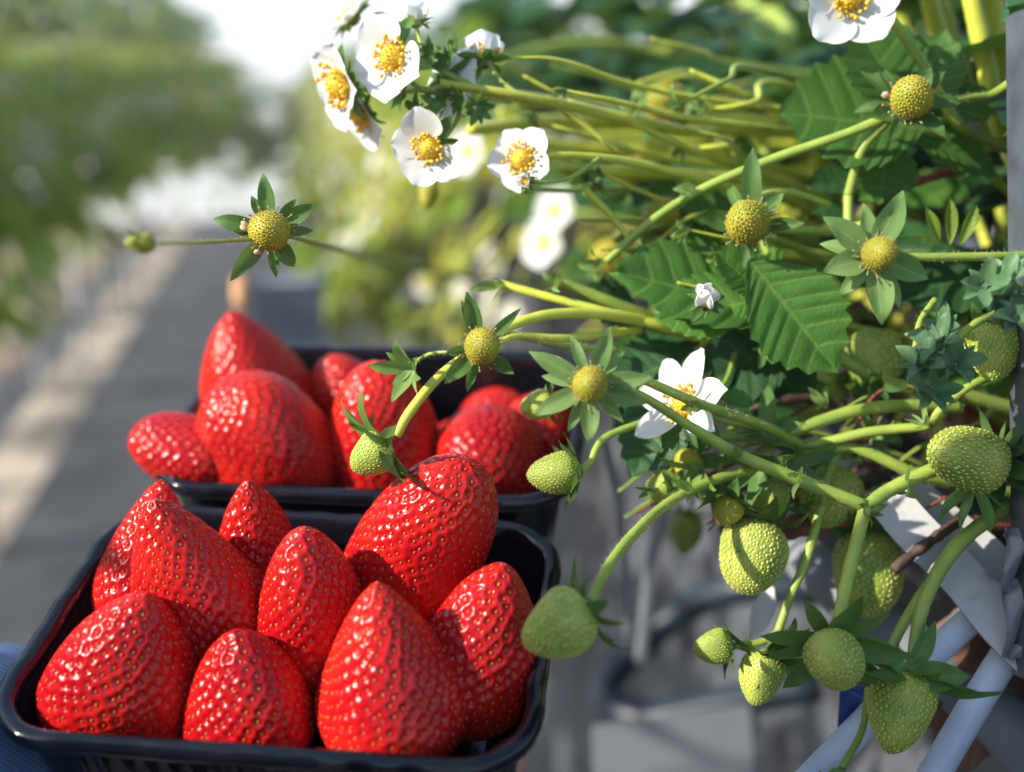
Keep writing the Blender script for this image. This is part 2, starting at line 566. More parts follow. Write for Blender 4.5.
def berry_mesh(mb, o, axis, L, R, ts=.26, p=1.5, q=.62, nseed=330, depth=.0007, rows=110, cols=200, flat=1.0, bend=0.0, bdir=0.0,
               roll=0.0, seed=0, seedr=.00062, seedup=-.0002, lump=.035, ridge=.3, hint=None, proud=False, hairl=0.0):
    rs = np.random.default_rng(seed)
    FR = frame(axis, roll, hint)
    t = np.linspace(0, 1, 500)
    r = np.where(t < ts, np.sqrt(np.clip(1 - (1 - t / ts) ** 2, 0, 1)) ** .9, np.clip(1 - np.clip((t - ts) / (1 - ts), 0, 1) ** p, 0, 1) ** q)
    r = r * R
    # soften the shoulder join
    k = np.hanning(41)
    k /= k.sum()
    rp = np.pad(r, 20, mode='edge')
    r2 = np.convolve(rp, k, 'valid')
    wgt = smooth(.02, .12, t) * (1 - smooth(.88, .97, t))
    r = r * (1 - wgt) + r2 * wgt
    z = t * L
    s = np.concatenate([[0], np.cumsum(np.hypot(np.diff(z), np.diff(r)))])
    ar = np.concatenate([[0], np.cumsum((r[1:] + r[:-1]) * .5 * np.diff(s))]) * 2 * pi
    ph = rs.uniform(0, 6.28, 4)

    def surf(ss, th):
        zz = np.interp(ss, s, z)
        rr = np.interp(ss, s, r)
        zr = zz / L
        rr = rr * (1 + lump * np.sin(2 * th + ph[0]) + lump * .7 * np.sin(3 * th + ph[1] + zr * 2) + lump * .6 * np.sin(zr * 7 + ph[2] + th))
        xx = rr * np.cos(th)
        yy = rr * np.sin(th) * flat
        bx = bend * L * zr ** 2
        return np.stack([xx + bx * cos(bdir), yy + bx * sin(bdir), zz + 0 * th], -1)
    S = np.linspace(0, s[-1], rows + 2)[1:-1]
    TH = np.linspace(0, 2 * pi, cols, endpoint=False)
    G = surf(S[:, None] + 0 * TH[None, :], TH[None, :] + 0 * S[:, None])
    # seeds on a spiral
    i = np.arange(nseed)
    sa = (i + .5) / nseed
    sa = sa + rs.uniform(-.25, .25, nseed) / nseed
    tot = ar[-1]
    ss = np.interp(np.clip(sa, 0, 1) * tot, ar, s)
    keep = ss < s[-1] * .99
    th = i * 2.399963 + rs.uniform(-.05, .05, nseed)
    a = sqrt(tot / nseed)
    ss = np.clip(ss + rs.uniform(-.17, .17, nseed) * a, 0, s[-1] * .999)
    th = th + rs.uniform(-.17, .17, nseed) * a / np.maximum(np.interp(ss, s, r), a)
    SP = surf(ss[keep], th[keep])
    V = G.reshape(-1, 3)
    h = np.zeros(len(V))
    for c0 in range(0, len(V), 4000):
        d = np.sqrt(((V[c0:c0 + 4000, None, :] - SP[None]) ** 2).sum(-1))
        part = np.partition(d, 1, axis=1)[:, :2]
        d1, d2 = part[:, 0] / a, part[:, 1] / a
        hh = depth * (smooth(.05, .58, d1) - 1) + ridge * depth * np.exp(-((d2 - d1) / .28) ** 2)
        if proud:
            hh = depth * (1 - smooth(.0, .5, d1))
        h[c0:c0 + 4000] = hh
    dth = np.roll(G, -1, 1) - np.roll(G, 1, 1)
    ds = np.gradient(G, axis=0)
    nn = np.cross(dth, ds)
    nn /= np.linalg.norm(nn, axis=-1)[..., None] + 1e-12
    if np.mean((nn[:, :, :2] * (G[:, :, :2])).sum(-1)) < 0:
        nn = -nn
    GV = V + nn.reshape(-1, 3) * h[:, None]
    base = surf(np.array([0.0]), np.array([0.0]))
    tip = GV[-cols:].mean(0) + np.array([0, 0, 0.0])
    allv = np.vstack([GV, base, tip[None] + (GV[-cols:].mean(0) - GV[-2 * cols:-cols].mean(0)) * .4])
    nb, ntp = len(GV), len(GV) + 1
    F = grid_faces(rows, cols, True)
    F += [(nb, (j + 1) % cols, j) for j in range(cols)]
    lo = (rows - 1) * cols
    F += [(ntp, lo + j, lo + (j + 1) % cols) for j in range(cols)]
    mb.add(o + allv @ FR.T, F, 0)
    # achenes
    e = 1e-4
    SS, TT = ss[keep], th[keep]
    A = surf(SS + e, TT) - surf(SS - e, TT)
    B = surf(SS, TT + .01) - surf(SS, TT - .01)
    NN = np.cross(B, A)
    NN /= np.linalg.norm(NN, axis=1)[:, None] + 1e-12
    out = SP - np.array([0, 0, L * .45])
    flip = np.sign((NN[:, :2] * SP[:, :2]).sum(1))
    flip[flip == 0] = 1
    NN = NN * np.where(SS > s[-1] * .97, np.sign(NN[:, 2]), flip)[:, None]
    A /= np.linalg.norm(A, axis=1)[:, None] + 1e-12
    B = np.cross(NN, A)
    pv, pf = [], []
    sz = seedr * rs.uniform(.8, 1.15, len(SP))
    for k2 in range(len(SP)):
        c = SP[k2] + NN[k2] * seedup
        q_ = c + BALL_V[:, :1] * A[k2] * sz[k2] * 1.35 + BALL_V[:, 1:2] * B[k2] * sz[k2] * .85 + BALL_V[:, 2:] * NN[k2] * sz[k2] * .6
        pv.append(q_)
        m0 = k2 * len(BALL_V)
        pf += [tuple(x + m0 for x in f) for f in BALL_F]
    if pv:
        mb.add(o + np.vstack(pv) @ FR.T, pf, 1)
    if hairl:
        hv, hf = [], []
        for k2 in range(len(SP)):
            if rs.random() < .25:
                continue
            c = SP[k2] + NN[k2] * seedup
            e = c + NN[k2] * hairl * rs.uniform(.5, 1.1) + A[k2] * hairl * rs.uniform(-.2, .8) + B[k2] * hairl * rs.uniform(-.5, .5)
            w_ = B[k2] * .00007
            k3 = len(hv)
            hv += [c - w_, c + w_, e]
            hf.append((k3, k3 + 1, k3 + 2))
        mb.add(o + np.array(hv) @ FR.T, hf, 2)


# ------------------------------------------------------------------ flowers and fruit of the plants
def petal(mb, o, R, ang, r0, ln, wd, a0, a1, n=11, m=9, seed=0):
    rs = random.Random(seed)
    rad = np.array([cos(ang), sin(ang), 0.0])
    tan = np.array([-sin(ang), cos(ang), 0.0])
    V = []
    pr, pz = r0, 0.0
    cup = rs.uniform(.10, .28)
    wob = rs.uniform(0, 6)
    for i in range(n):
        t = i / (n - 1)
        a = a0 + (a1 - a0) * t
        if i:
            pr += ln / (n - 1) * sin(a)
            pz += ln / (n - 1) * cos(a)
        tt = t ** .8
        w = wd * .5 * max(0.04, (1 - abs(2 * tt - 1.05) ** 2.3 / 1.02)) ** .6 if t < 1 else wd * .12
        nz, nr = sin(a), -cos(a)
        for j in range(m):
            v = -1 + 2 * j / (m - 1)
            up = (v * v) * w * cup + .035 * ln * sin(4 * v + wob) * t
            q = rad * (pr + nr * up - .06 * ln * v * v * t) + np.array([0, 0, pz + nz * up]) + tan * (v * w)
            V.append(o + R @ q)
    mb.add(V, grid_faces(n, m), 0)


def flower(root, o, face, R, roll=0.0, npet=5, skip=(), a0=1.25, a1=1.35, stem_r=.0007, seed=0, calyx_on=True, cr=.0042, pw=1.0, low=False, name='flower'):
    """part: the yellow centre with its stamens; sub-parts: every petal, the calyx"""
    rs = random.Random(seed)
    FR = frame(face, roll)
    mb = MB()
    if low:
        mb.add(o + (BALL_V * np.array([cr, cr, cr * .8])) @ FR.T, BALL_F, 0)
    else:
        berry_mesh(mb, o - FR[:, 2] * cr * .3, face, cr * 1.35, cr * .85, ts=.3, p=2.0, q=.5, nseed=90, depth=cr * .06, rows=22, cols=36, seedr=cr * .085, seedup=cr * .05, lump=.02, seed=seed)
    ns = 10 if low else 24
    for k in range(ns):
        a = 2 * pi * k / ns + rs.uniform(-.1, .1)
        ra = cr * rs.uniform(.95, 1.5)
        h = cr * rs.uniform(.45, 1.0)
        b0 = np.array([cos(a) * cr * .8, sin(a) * cr * .8, 0])
        b1 = np.array([cos(a) * ra, sin(a) * ra, h])
        if not low:
            tube(mb, [o + FR @ b0, o + FR @ b1], cr * .05, n=3, seg=4, mi=0)
        mb.add(o + FR @ b1 + (BALL_V * cr * .17) @ FR.T, BALL_F, 1)
    c = mb.build(name, [M_centre, M_anther], root, root)
    for k in range(npet):
        if k in skip:
            continue
        pm = MB()
        petal(pm, o, FR, 2 * pi * k / npet + rs.uniform(-.08, .08), cr * .7, (R - cr * .6) * rs.uniform(.92, 1.05), R * 1.02 * pw * rs.uniform(.92, 1.06) * 5 / max(npet, 5),
              a0 + rs.uniform(-.12, .12), a1 + rs.uniform(-.2, .2), 7 if low else 11, 5 if low else 9, seed * 10 + k)
        pm.build('petal', M_petal, c, root)
    if calyx_on:
        calyx('calyx', o - FR[:, 2] * cr * .35, face, cr * .75, R * .72, R * .34, 1.35, 1.6, c, root, n=10, roll=roll + .3, seed=seed, low=low)
    return c


def receptacle(root, o, face, r, ln, wd, a0=1.2, a1=1.5, roll=0, seed=0, matl=None, n=10, dried=0, stretch=1.15, name='young_fruit', drop=.18, jt=.5):
    """a faded flower: yellow swelling centre on its spread calyx"""
    r = r * .9
    FR = frame(face, roll)
    mb = MB()
    berry_mesh(mb, o - FR[:, 2] * r * .35, face, r * 2.0 * stretch, r, ts=.35, p=2.0, q=.5, nseed=330, depth=r * .05, rows=50, cols=84, seedr=r * .062, seedup=r * .03, hairl=r * .14,
               lump=.03, seed=seed)
    c = mb.build(name, [M_recep, M_rseed, M_dryhair], root, root)
    rs = random.Random(seed + 5)
    st = MB()
    for k in range(16):
        a = 2 * pi * k / 16 + rs.uniform(-.15, .15)
        b0 = FR @ np.array([cos(a) * r * .95, sin(a) * r * .95, -r * .1])
        b1 = FR @ np.array([cos(a) * r * rs.uniform(1.1, 1.45), sin(a) * r * rs.uniform(1.1, 1.45), r * rs.uniform(.0, .5)])
        tube(st, [o + b0, o + b1], r * .035, n=3, seg=4)
        st.add(o + b1 + BALL_V * r * .065, BALL_F, 0)
    st.build('stamens', M_dryhair, c, root)
    calyx('calyx', o - FR[:, 2] * r * .45, face, r * .85, ln, wd, a0, a1, c, root, matl, n=n, roll=roll, seed=seed, jit=jt, drop=drop)
    if dried:
        dm = MB()
        for k in range(dried):
            a = rs.uniform(2.4, 4.2)
            ctr = o + FR @ np.array([cos(a) * r * 1.25, sin(a) * r * 1.25, r * rs.uniform(.0, .4)])
            dm.add(ctr + (BALL_V * np.array([.0016, .0020, .0010])) @ frame((rs.random(), rs.random(), 1)).T, BALL_F, 0)
        dm.build('dried_petal', M_dried, c, root)
    return c


def unripe(root, o, axis, L, R, seed=0, clen=None, a0=1.5, a1=2.0, ts=.32, p=1.7, q=.6, nseed=260, matl=None, calyx_n=10, rows=60, cols=100, flat=1.0, roll=0.0, yellow=False, name='unripe_fruit', ca=True, csw=.42, fine=False):
    """part: the green fruit; sub-part: its calyx.  o = calyx end, axis points to the tip"""
    mb = MB()
    L, R = L * .95, R * .93
    berry_mesh(mb, o, axis, L, R, ts=ts, p=p, q=q, nseed=int(nseed * 1.3), depth=R * .05, rows=rows, cols=cols, flat=flat, seed=seed, seedr=R * .046, seedup=-R * .002, lump=.055, ridge=.25, roll=roll, hairl=.0009)
    c = mb.build(name, [M_recep, M_rseed, M_dryhair] if yellow else [M_unripe, M_useed, M_dryhair], root, root)
    if ca:
        calyx('calyx', o + unit(axis) * R * .06, axis, R * .36, clen or R * 1.15, (clen or R * 1.15) * csw, a0, a1, c, root, matl, n=calyx_n, seed=seed + 3, roll=roll)
    return c


def stalk(root, pts, r, name='stalk', matl=None, hair=True, seg=9, lump=.03, hn=260, parent=None):
    """pts are (x, y, depth) triples, r is in picture pixels at each point's depth"""
    W = [P(*q) for q in pts]
    ri = r if hasattr(r, '__len__') else [r, r]
    dd = [q[2] for q in pts]
    rr = [px(ri[min(int(i / max(1, len(dd) - 1) * (len(ri) - 1) + .5), len(ri) - 1)], dd[i]) for i in range(len(dd))]
    mb = MB()
    C, rad = tube(mb, W, rr, n=10 * (len(W) - 1) + 4, seg=seg, lump=lump)
    if hair:
        hairs(mb, C, rad, hn, .0016, 1)
    return mb.build(name, [matl or M_stem, M_hair], parent or root, root)


def leaf(root, parts, matl=None, petiole=None, name='leaf', nu=90, nv=15, **kw):
    """parts: (base px triple, tip px triple, width px, normal) for each leaflet"""
    mb = MB()
    for k, (b, t, w, n) in enumerate(parts):
        blade(mb, P(*b), P(*t), px(w, (b[2] + t[2]) / 2), n, nu=nu, nv=nv, seed=hash((b, t)) % 1000, **kw)
    if petiole:
        W = [P(*q) for q in petiole[0]]
        tube(mb, W, [px(petiole[1], petiole[0][0][2]), px(petiole[1] * .7, petiole[0][-1][2])], mi=1)
    return mb.build(name, [matl or M_leaf, M_stemy], root, root)


# ================================================================== SETTING
def sheet(name, x0, x1, y0, y1, z, m, label=None):
    mb = MB().add([(x0, y0, z), (x1, y0, z), (x1, y1, z), (x0, y1, z)], [(0, 1, 2, 3)])
    return tag(mb.build(name, m, smooth=False), kind='structure')


sheet('ground', -60, 60, -30, 90, 0, M_mat)
sheet('sun_stripe', -1.04, -.82, -2, 9.6, .004, M_sunstripe)  # strip added to carry the painted sun stripe
sheet('sun_dappled_bed', -2.5, -1.22, -2, 9.6, .004, M_sunsoil)  # soil strip with the sun dapples in its colour


def box(mb, x0, x1, y0, y1, z0, z1, mi=0):
    V = [(x0, y0, z0), (x1, y0, z0), (x1, y1, z0), (x0, y1, z0), (x0, y0, z1), (x1, y0, z1), (x1, y1, z1), (x0, y1, z1)]
    F = [(0, 3, 2, 1), (4, 5, 6, 7), (0, 1, 5, 4), (1, 2, 6, 5), (2, 3, 7, 6), (3, 0, 4, 7)]
    mb.add(V, F, mi)


# far end of the tunnel: white film on hoops
gw = thing('greenhouse_wall', (0, 10, 0), 'bright white translucent end wall of the tunnel beyond the rows', 'wall')
mb = MB()
wp = [(-9, 9.8, 0), (9, 9.8, 0), (9, 12.8, 4.2), (-9, 12.8, 4.2)]
mb.add(wp + [(a, b + .02, c + .015) for a, b, c in wp], [(0, 1, 2, 3), (7, 6, 5, 4), (0, 4, 5, 1), (1, 5, 6, 2), (2, 6, 7, 3), (3, 7, 4, 0)])
mb.build('film', M_film, gw, gw, smooth=False)
mb = MB()
for xx in (-8, -5.5, -3, 2.2, 4.5, 7):
    tube(mb, [(xx, 9.72, 0), (xx, 12.72, 4.2)], .025, n=3, seg=10)
mb.build('frame', M_post, gw, gw, smooth=True)


def polyx(mb, prof, y0, y1, mi=0, n=2, jit=0.0):
    """extrude an (x, z) polyline along the row"""
    ys = np.linspace(y0, y1, n)
    V = []
    for y in ys:
        for (x, z) in prof:
            V.append((x + random.uniform(-jit, jit), y, z + random.uniform(-jit, jit)))
    mb.add(V, grid_faces(n, len(prof)), mi)


def thick(prof, t):
    p = np.array(prof, float)
    T = np.gradient(p, axis=0)
    T /= np.linalg.norm(T, axis=1)[:, None]
    nrm = np.stack([-T[:, 1], T[:, 0]], 1)
    return [tuple(a) for a in np.vstack([p + nrm * t / 2, (p - nrm * t / 2)[::-1], (p + nrm * t / 2)[:1]])]


def gutter(x0, x1, zs, y0, y1, label, sgn=1):
    g = thing('planting_gutter', ((x0 + x1) / 2, y0, 0), label, 'gutter')
    prof = [(x0 - .006, zs + .004), (x0 + .004, zs + .012), (x0 + .03, zs - .10), (x1 - .03, zs - .10), (x1 - .004, zs + .012), (x1 + .006, zs + .004)]
    mb = MB()
    polyx(mb, thick(prof, .003), y0, y1, 0, 40, .0006)
    mb.build('trough', M_blacksheet, g, g, smooth=False)
    mb = MB()
    # peat surface
    nx, ny = 16, int((y1 - y0) / .03)
    V = []
    for j in range(ny):
        for i in range(nx):
            u = i / (nx - 1)
            V.append((x0 + .012 + (x1 - x0 - .024) * u, y0 + (y1 - y0) * j / (ny - 1), zs - .012 + .018 * sin(pi * u) + random.uniform(-.006, .006)))
    mb.add(V, grid_faces(ny, nx))
    mb.build('substrate', M_peat, g, g)
    k = 0
    for yy in np.arange(y0 + 2.2, y1, 1.5):
        for xx in (x0 + .06, x1 - .06):
            m2 = MB()
            tube(m2, [(xx, yy, 0), (xx, yy, zs - .103)], .014, n=2, seg=12)
            m2.build('leg', M_white, g, g)
    return g


ZS = 1.25 - .185        # substrate level of the near row
gutter(.258, .54, ZS, -.3, 9.3, 'near right planting gutter filled with dark peat, under the fruiting plants')
gutter(-1.06, -.78, 1.19, -2.2, 9.3, 'far left planting gutter across the aisle, overhung by blurred foliage')
gutter(1.55, 1.85, 1.10, .2, 9.3, 'planting gutter behind the near one, in the shade of the foliage')

def flower_low(root, o, face, R, seed):
    rs = random.Random(seed)
    FR = frame(face, rs.uniform(0, 6))
    mb = MB()
    mb.add(o + (BALL_V * np.array([.0045, .0045, .0035])) @ FR.T, BALL_F, 0)
    for k in range(5):
        pm = MB()
        petal(pm, o, FR, 2 * pi * k / 5 + rs.uniform(-.1, .1), .003, R - .003, R * 1.02, 1.25 + rs.uniform(-.15, .15), 1.35 + rs.uniform(-.25, .25), 6, 5, seed + k)
        mb.add(pm.V[0], pm.F, 1)
    for k in range(5):
        sepal(mb, o - FR[:, 2] * .0015, FR, 2 * pi * k / 5 + .5, .003, R * .7, R * .33, 1.4, 1.7, 2, 5, 3)
    return mb.build('flower', [M_centre, M_petal, M_sepal], root, root)


# ------------------------------------------------------------------ repeated plants of the rows
def make_plant(seed, nleaf, trusses, label, cat, group, side=-1, leafm=None, hang=(.10, .22), low=True, rise=(.13, .25), skirt=0):
    rs = random.Random(seed)
    root = thing('strawberry_plant', (0, 0, 0), label, cat, group)
    mb = MB()
    for k in range(3):
        tube(mb, [(rs.uniform(-.02, .02), rs.uniform(-.02, .02), -.01), (rs.uniform(-.03, .03), rs.uniform(-.03, .03), .03)], [.011, .007], n=4, seg=7, lump=.15)
    mb.build('crown', M_dry, root, root)
    for k in range(nleaf):
        az = 2 * pi * k / nleaf + rs.uniform(-.3, .3)
        tilt = rs.uniform(.15, 1.0)
        ln = rs.uniform(*rise)
        d = np.array([cos(az) * sin(tilt), sin(az) * sin(tilt), cos(tilt)])
        b = np.array([cos(az) * .012, sin(az) * .012, .01])
        e = b + d * ln + np.array([0, 0, -.02 * tilt])
        mid = b + d * ln * .5 + np.array([0, 0, .02])
        mb = MB()
        tube(mb, [b, mid, e], [.0022, .0016], n=8, seg=6, mi=1)
        out = unit([cos(az), sin(az), rs.uniform(-.4, .15)])
        sd = unit(np.cross(out, (0, 0, 1)))
        up = unit(np.array([cos(az) * .3, sin(az) * .3, 1]) + np.array([rs.uniform(-.4, .4), rs.uniform(-.4, .4), 0]))
        sz = rs.uniform(.055, .078)
        for q, dv in enumerate((out, unit(out * .35 + sd), unit(out * .35 - sd))):
            s2 = sz * (1 if q == 0 else .9)
            blade(mb, e + dv * .004, e + dv * s2, s2 * .86, up, nt_=8, nu=34 if low else 60, nv=9, fold=.25, droop=.18, mi=0, seed=seed * 50 + k * 3 + q)
        mb.build('leaf', [leafm or rs.choice([M_leaf, M_leaf, M_leafd]), M_stemy], root, root)
    for k in range(skirt):
        e = np.array([side * rs.uniform(.10, .30), rs.uniform(-.12, .12), -rs.uniform(-.06, .34)])
        mb = MB()
        tube(mb, [(0, 0, .01), (e[0] * .5, e[1] * .6, .06), e], [.0022, .0016], n=9, seg=6, mi=1)
        up = unit([side * rs.uniform(.3, 1), rs.uniform(-.8, .1), rs.uniform(.2, 1)])
        out = unit(np.cross(np.cross(up, [side * .5, rs.uniform(-.6, .6), -.8]), up))
        sd = unit(np.cross(out, up))
        sz = rs.uniform(.055, .08)
        for q, dv in enumerate((out, unit(out * .35 + sd), unit(out * .35 - sd))):
            blade(mb, e + dv * .004, e + dv * sz * (1 if q == 0 else .9), sz * .86, up, nt_=8, nu=34, nv=9, fold=.25, droop=.18, seed=seed * 70 + k * 3 + q)
        mb.build('leaf', [leafm or (M_leaf if k % 3 else M_leafl), M_stemy], root, root)
    for k in range(trusses):
        yy = rs.uniform(-.10, .10)
        b = np.array([0, yy * .1, .015])
        reach = rs.uniform(.17, .30)
        drop = rs.uniform(*hang)
        pts = [b, np.array([side * reach * .45, yy * .6, rs.uniform(.03, .09)]), np.array([side * reach * .85, yy, -.01]), np.array([side * reach, yy * 1.2, -drop * .6])]
        mb = MB()
        C, _ = tube(mb, pts, [.0024, .0016], n=16, seg=6)
        ends = []
        for b2 in range(rs.randint(3, 5)):
            i = rs.randint(7, 15)
            e = C[i] + np.array([side * rs.uniform(.0, .05), rs.uniform(-.05, .05), rs.uniform(-.06, .02)])
            tube(mb, [C[i], (C[i] + e) / 2 + np.array([0, 0, .008]), e], [.0012, .0009], n=6, seg=5)
            ends.append(e)
        mb.build('stalk', M_stemy, root, root)
        for e in ends:
            face = unit([side * rs.uniform(.2, 1), rs.uniform(-1, .4), rs.uniform(-.4, .5)])
            kind = rs.random()
            if kind < .5:
                flower_low(root, e, face, .0135, rs.randint(0, 999))
            else:
                m2 = MB()
                d = unit([side * .3, rs.uniform(-.4, .2), -1])
                L_ = rs.uniform(.012, .026)
                berry_mesh(m2, e, d, L_, L_ * .42, nseed=60, depth=.0003, rows=14, cols=20, seedr=.0007, seedup=.0001, seed=rs.randint(0, 999))
                for k2 in range(6):
                    sepal(m2, e, frame(d), k2 * 1.05, L_ * .12, L_ * .6, L_ * .25, 1.4, 1.9, 2, 5, 3)
                m2.build('unripe_fruit', [M_recep, M_rseed, M_sepal] if kind > .78 else [M_unripe, M_useed, M_sepal], root, root)
    freeze(root)
    return root


GL_ = 'strawberry plants in the row across the aisle'
LL_ = 'blurred leafy strawberry plant with white flowers in the row across the aisle'
protoA = make_plant(11, 14, 5, 'blurred strawberry plant farther along the near row, lit yellow-green with white flowers', 'plant', 'strawberry plants farther along the near row')
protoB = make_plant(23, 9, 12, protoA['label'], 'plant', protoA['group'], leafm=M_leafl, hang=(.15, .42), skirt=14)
GL = 'strawberry plants in the row across the aisle'
LL = 'blurred leafy strawberry plant with white flowers in the row across the aisle'
protoC = make_plant(37, 16, 7, LL_, 'plant', GL_, side=-1, hang=(.15, .5), rise=(.16, .32), skirt=16)
GR = 'strawberry plants of the row behind the near one'
LR = 'shaded dark strawberry plant in the row behind the near one'
used = set()


def place(proto, loc, rz, sc, label, group):
    o = proto if proto.name not in used else copy_tree(proto)
    used.add(proto.name)
    o.location = loc
    o.rotation_euler = (0, 0, rz)
    o.scale = (sc, sc, sc)
    o['label'] = label
    o['group'] = group
    return o


yy = 1.30
k = 0
while yy < 9.2:
    pr = (protoA, protoB, protoB)[k % 3]
    place(pr, (.33 - .03 * max(0, yy - 5) + random.uniform(-.03, .08), yy, ZS), random.uniform(-.5, .5), random.uniform(.9, 1.1), protoA['label'], protoA['group'])
    k += 1
    yy += .20 if yy < 4 else .3
yy = -1.4
while yy < 9.2:
    place(protoC, (-.90 + .045 * max(0, yy - 4) + random.uniform(-.04, .04), yy + random.uniform(-.05, .05), 1.195), pi + random.uniform(-.5, .5), random.uniform(1.05, 1.4) if yy > 1.3 else random.uniform(.95, 1.15), LL, GL)
    yy += .25 if yy > 1.3 else .17
yy = .9
while yy < 4.4:
    place(protoA, (1.66 + random.uniform(-.04, .04), yy, 1.105), random.uniform(0, 6), random.uniform(1.1, 1.35), LR, GR)
    yy += .26


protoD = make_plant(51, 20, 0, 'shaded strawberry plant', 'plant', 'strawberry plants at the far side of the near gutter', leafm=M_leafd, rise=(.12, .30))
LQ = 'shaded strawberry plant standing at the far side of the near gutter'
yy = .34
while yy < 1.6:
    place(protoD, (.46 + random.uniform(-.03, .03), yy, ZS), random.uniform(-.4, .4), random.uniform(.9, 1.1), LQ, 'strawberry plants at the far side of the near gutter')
    yy += .12

LE = 'blurred strawberry plant at the far end of the aisle, before the white wall'
eg = thing('planting_gutter', (-.3, 7.9, 0), 'low planting gutter across the far end of the aisle', 'gutter')
mb = MB()
box(mb, -.95, .35, 7.8, 8.0, .70, .82)
mb.build('trough', M_blacksheet, eg, eg, smooth=False)
for k2, xx in enumerate(np.arange(-.85, .3, .2)):
    place((protoA, protoB)[k2 % 2], (xx, 7.9, .82), 1.57 + random.uniform(-.4, .4), random.uniform(1.0, 1.5), LE, 'strawberry plants across the end of the aisle')
# ================================================================== PUNNETS AND BERRIES
TEX = np.array([.99354519, .03213957, -.10878881])
TEY = np.array([.10994375, -.50899153, .85372126])
TN = np.array([-.02793435, -.8601713, -.50923963])


def c2w(v):
    return v[0] * Rt - v[1] * Up + v[2] * Fw


TEX, TEY, TN = c2w(TEX), c2w(TEY), c2w(TN)
T0 = CAM + c2w(np.array([-.0732173, .07832359, .38939775]))
TW, TL, TH = .175, .1206, .050
T1 = T0 + TEY * .1255 + TN * .0035 + TEX * .0035


def rrect(w, l, r, n=8):
    pts = []
    for (cx, cy, a0) in ((w / 2 - r, l / 2 - r, 0), (-w / 2 + r, l / 2 - r, pi / 2), (-w / 2 + r, -l / 2 + r, pi), (w / 2 - r, -l / 2 + r, 1.5 * pi)):
        for i in range(n + 1):
            a = a0 + pi / 2 * i / n
            pts.append((cx + r * cos(a), cy + r * sin(a)))
    # add points along the straights
    out = []
    for i, p in enumerate(pts):
        q = pts[(i + 1) % len(pts)]
        d = math.hypot(q[0] - p[0], q[1] - p[1])
        m = max(1, int(d / .0022))
        for k in range(m):
            out.append((p[0] + (q[0] - p[0]) * k / m, p[1] + (q[1] - p[1]) * k / m))
    return np.array(out)


def punnet(o, label, seed):
    g = thing('punnet', o, label, 'punnet', 'punnets of strawberries')
    base = rrect(TW, TL, .026)
    nb = len(base)
    nrm = np.zeros_like(base)
    T = np.roll(base, -1, 0) - np.roll(base, 1, 0)
    T /= np.linalg.norm(T, axis=1)[:, None] + 1e-12
    nrm[:, 0], nrm[:, 1] = T[:, 1], -T[:, 0]
    s = np.concatenate([[0], np.cumsum(np.linalg.norm(np.diff(base, axis=0), axis=1))])
    rs = random.Random(seed)
    wav = .00016 * np.sin(s * 160 + rs.uniform(0, 6)) + .00016 * np.sin(s * 390 + rs.uniform(0, 6))

    def ring(off, h, rib=0.0, wv=0.0):
        ribs = rib * (np.abs(np.sin(s * pi / .0075)) ** .6)
        p = base + nrm * (off + ribs + wav * wv)[:, None]
        return T_(p[:, 0], p[:, 1], h + wav * wv * .8)

    def T_(x, y, h):
        h = h + np.zeros_like(x)
        return o + x[:, None] * TEX + y[:, None] * TEY + h[:, None] * TN
    # rolled rim
    mb = MB()
    prof = [(-.0068, -.0055, .6), (-.0064, -.0018, 1), (-.0056, -.0003, 1), (-.0040, .0004, 1), (-.0018, .0002, 1), (-.0005, -.0008, 1), (0, -.0026, 1), (-.0004, -.0048, 1), (-.0014, -.0056, 1), (-.0022, -.0046, 1), (-.0030, -.0034, 1)]
    V = np.vstack([ring(np.zeros(nb) + a, b, 0, c) for a, b, c in prof])
    mb.add(V, grid_faces(len(prof), nb, True))
    mb.build('rim', M_tray, g, g)
    mb = MB()
    prof = [(-.0066, -.0040, 0), (-.0070, -.010, .0), (-.0074, -.0125, .0009), (-.0105, -.030, .0009), (-.013, -.046, .0009), (-.0165, -.0505, 0), (-.024, -.0515, 0)]
    V = [ring(np.zeros(nb) + a, b, c) for a, b, c in prof]
    prof2 = [(-.024, -.0503, 0), (-.0175, -.0493, 0), (-.0142, -.045, .0009), (-.0117, -.030, .0009), (-.0086, -.0125, .0009), (-.0080, -.010, 0), (-.0074, -.0040, 0)]
    mb.add(np.vstack(V), grid_faces(len(prof), nb, True))
    mb.add(np.vstack([ring(np.zeros(nb) + a, b, c) for a, b, c in prof2]), grid_faces(len(prof2), nb, True))
    mb.add(ring(np.zeros(nb) - .024, -.0515), [tuple(range(nb))])
    mb.add(ring(np.zeros(nb) - .024, -.0503), [tuple(range(nb))[::-1]])
    mb.build('body', M_tray, g, g)
    return g


punnet(T0, 'glossy black plastic punnet in front, held closest to the viewer and heaped with ripe strawberries', 3)
punnet(T1, 'second black plastic punnet, slightly blurred behind the front one', 9)


def on_tray(x, y, h, o=T0):
    d = P(x, y, 1.0) - CAM
    t = np.dot(o + TN * h - CAM, TN) / np.dot(d, TN)
    return CAM + d * t


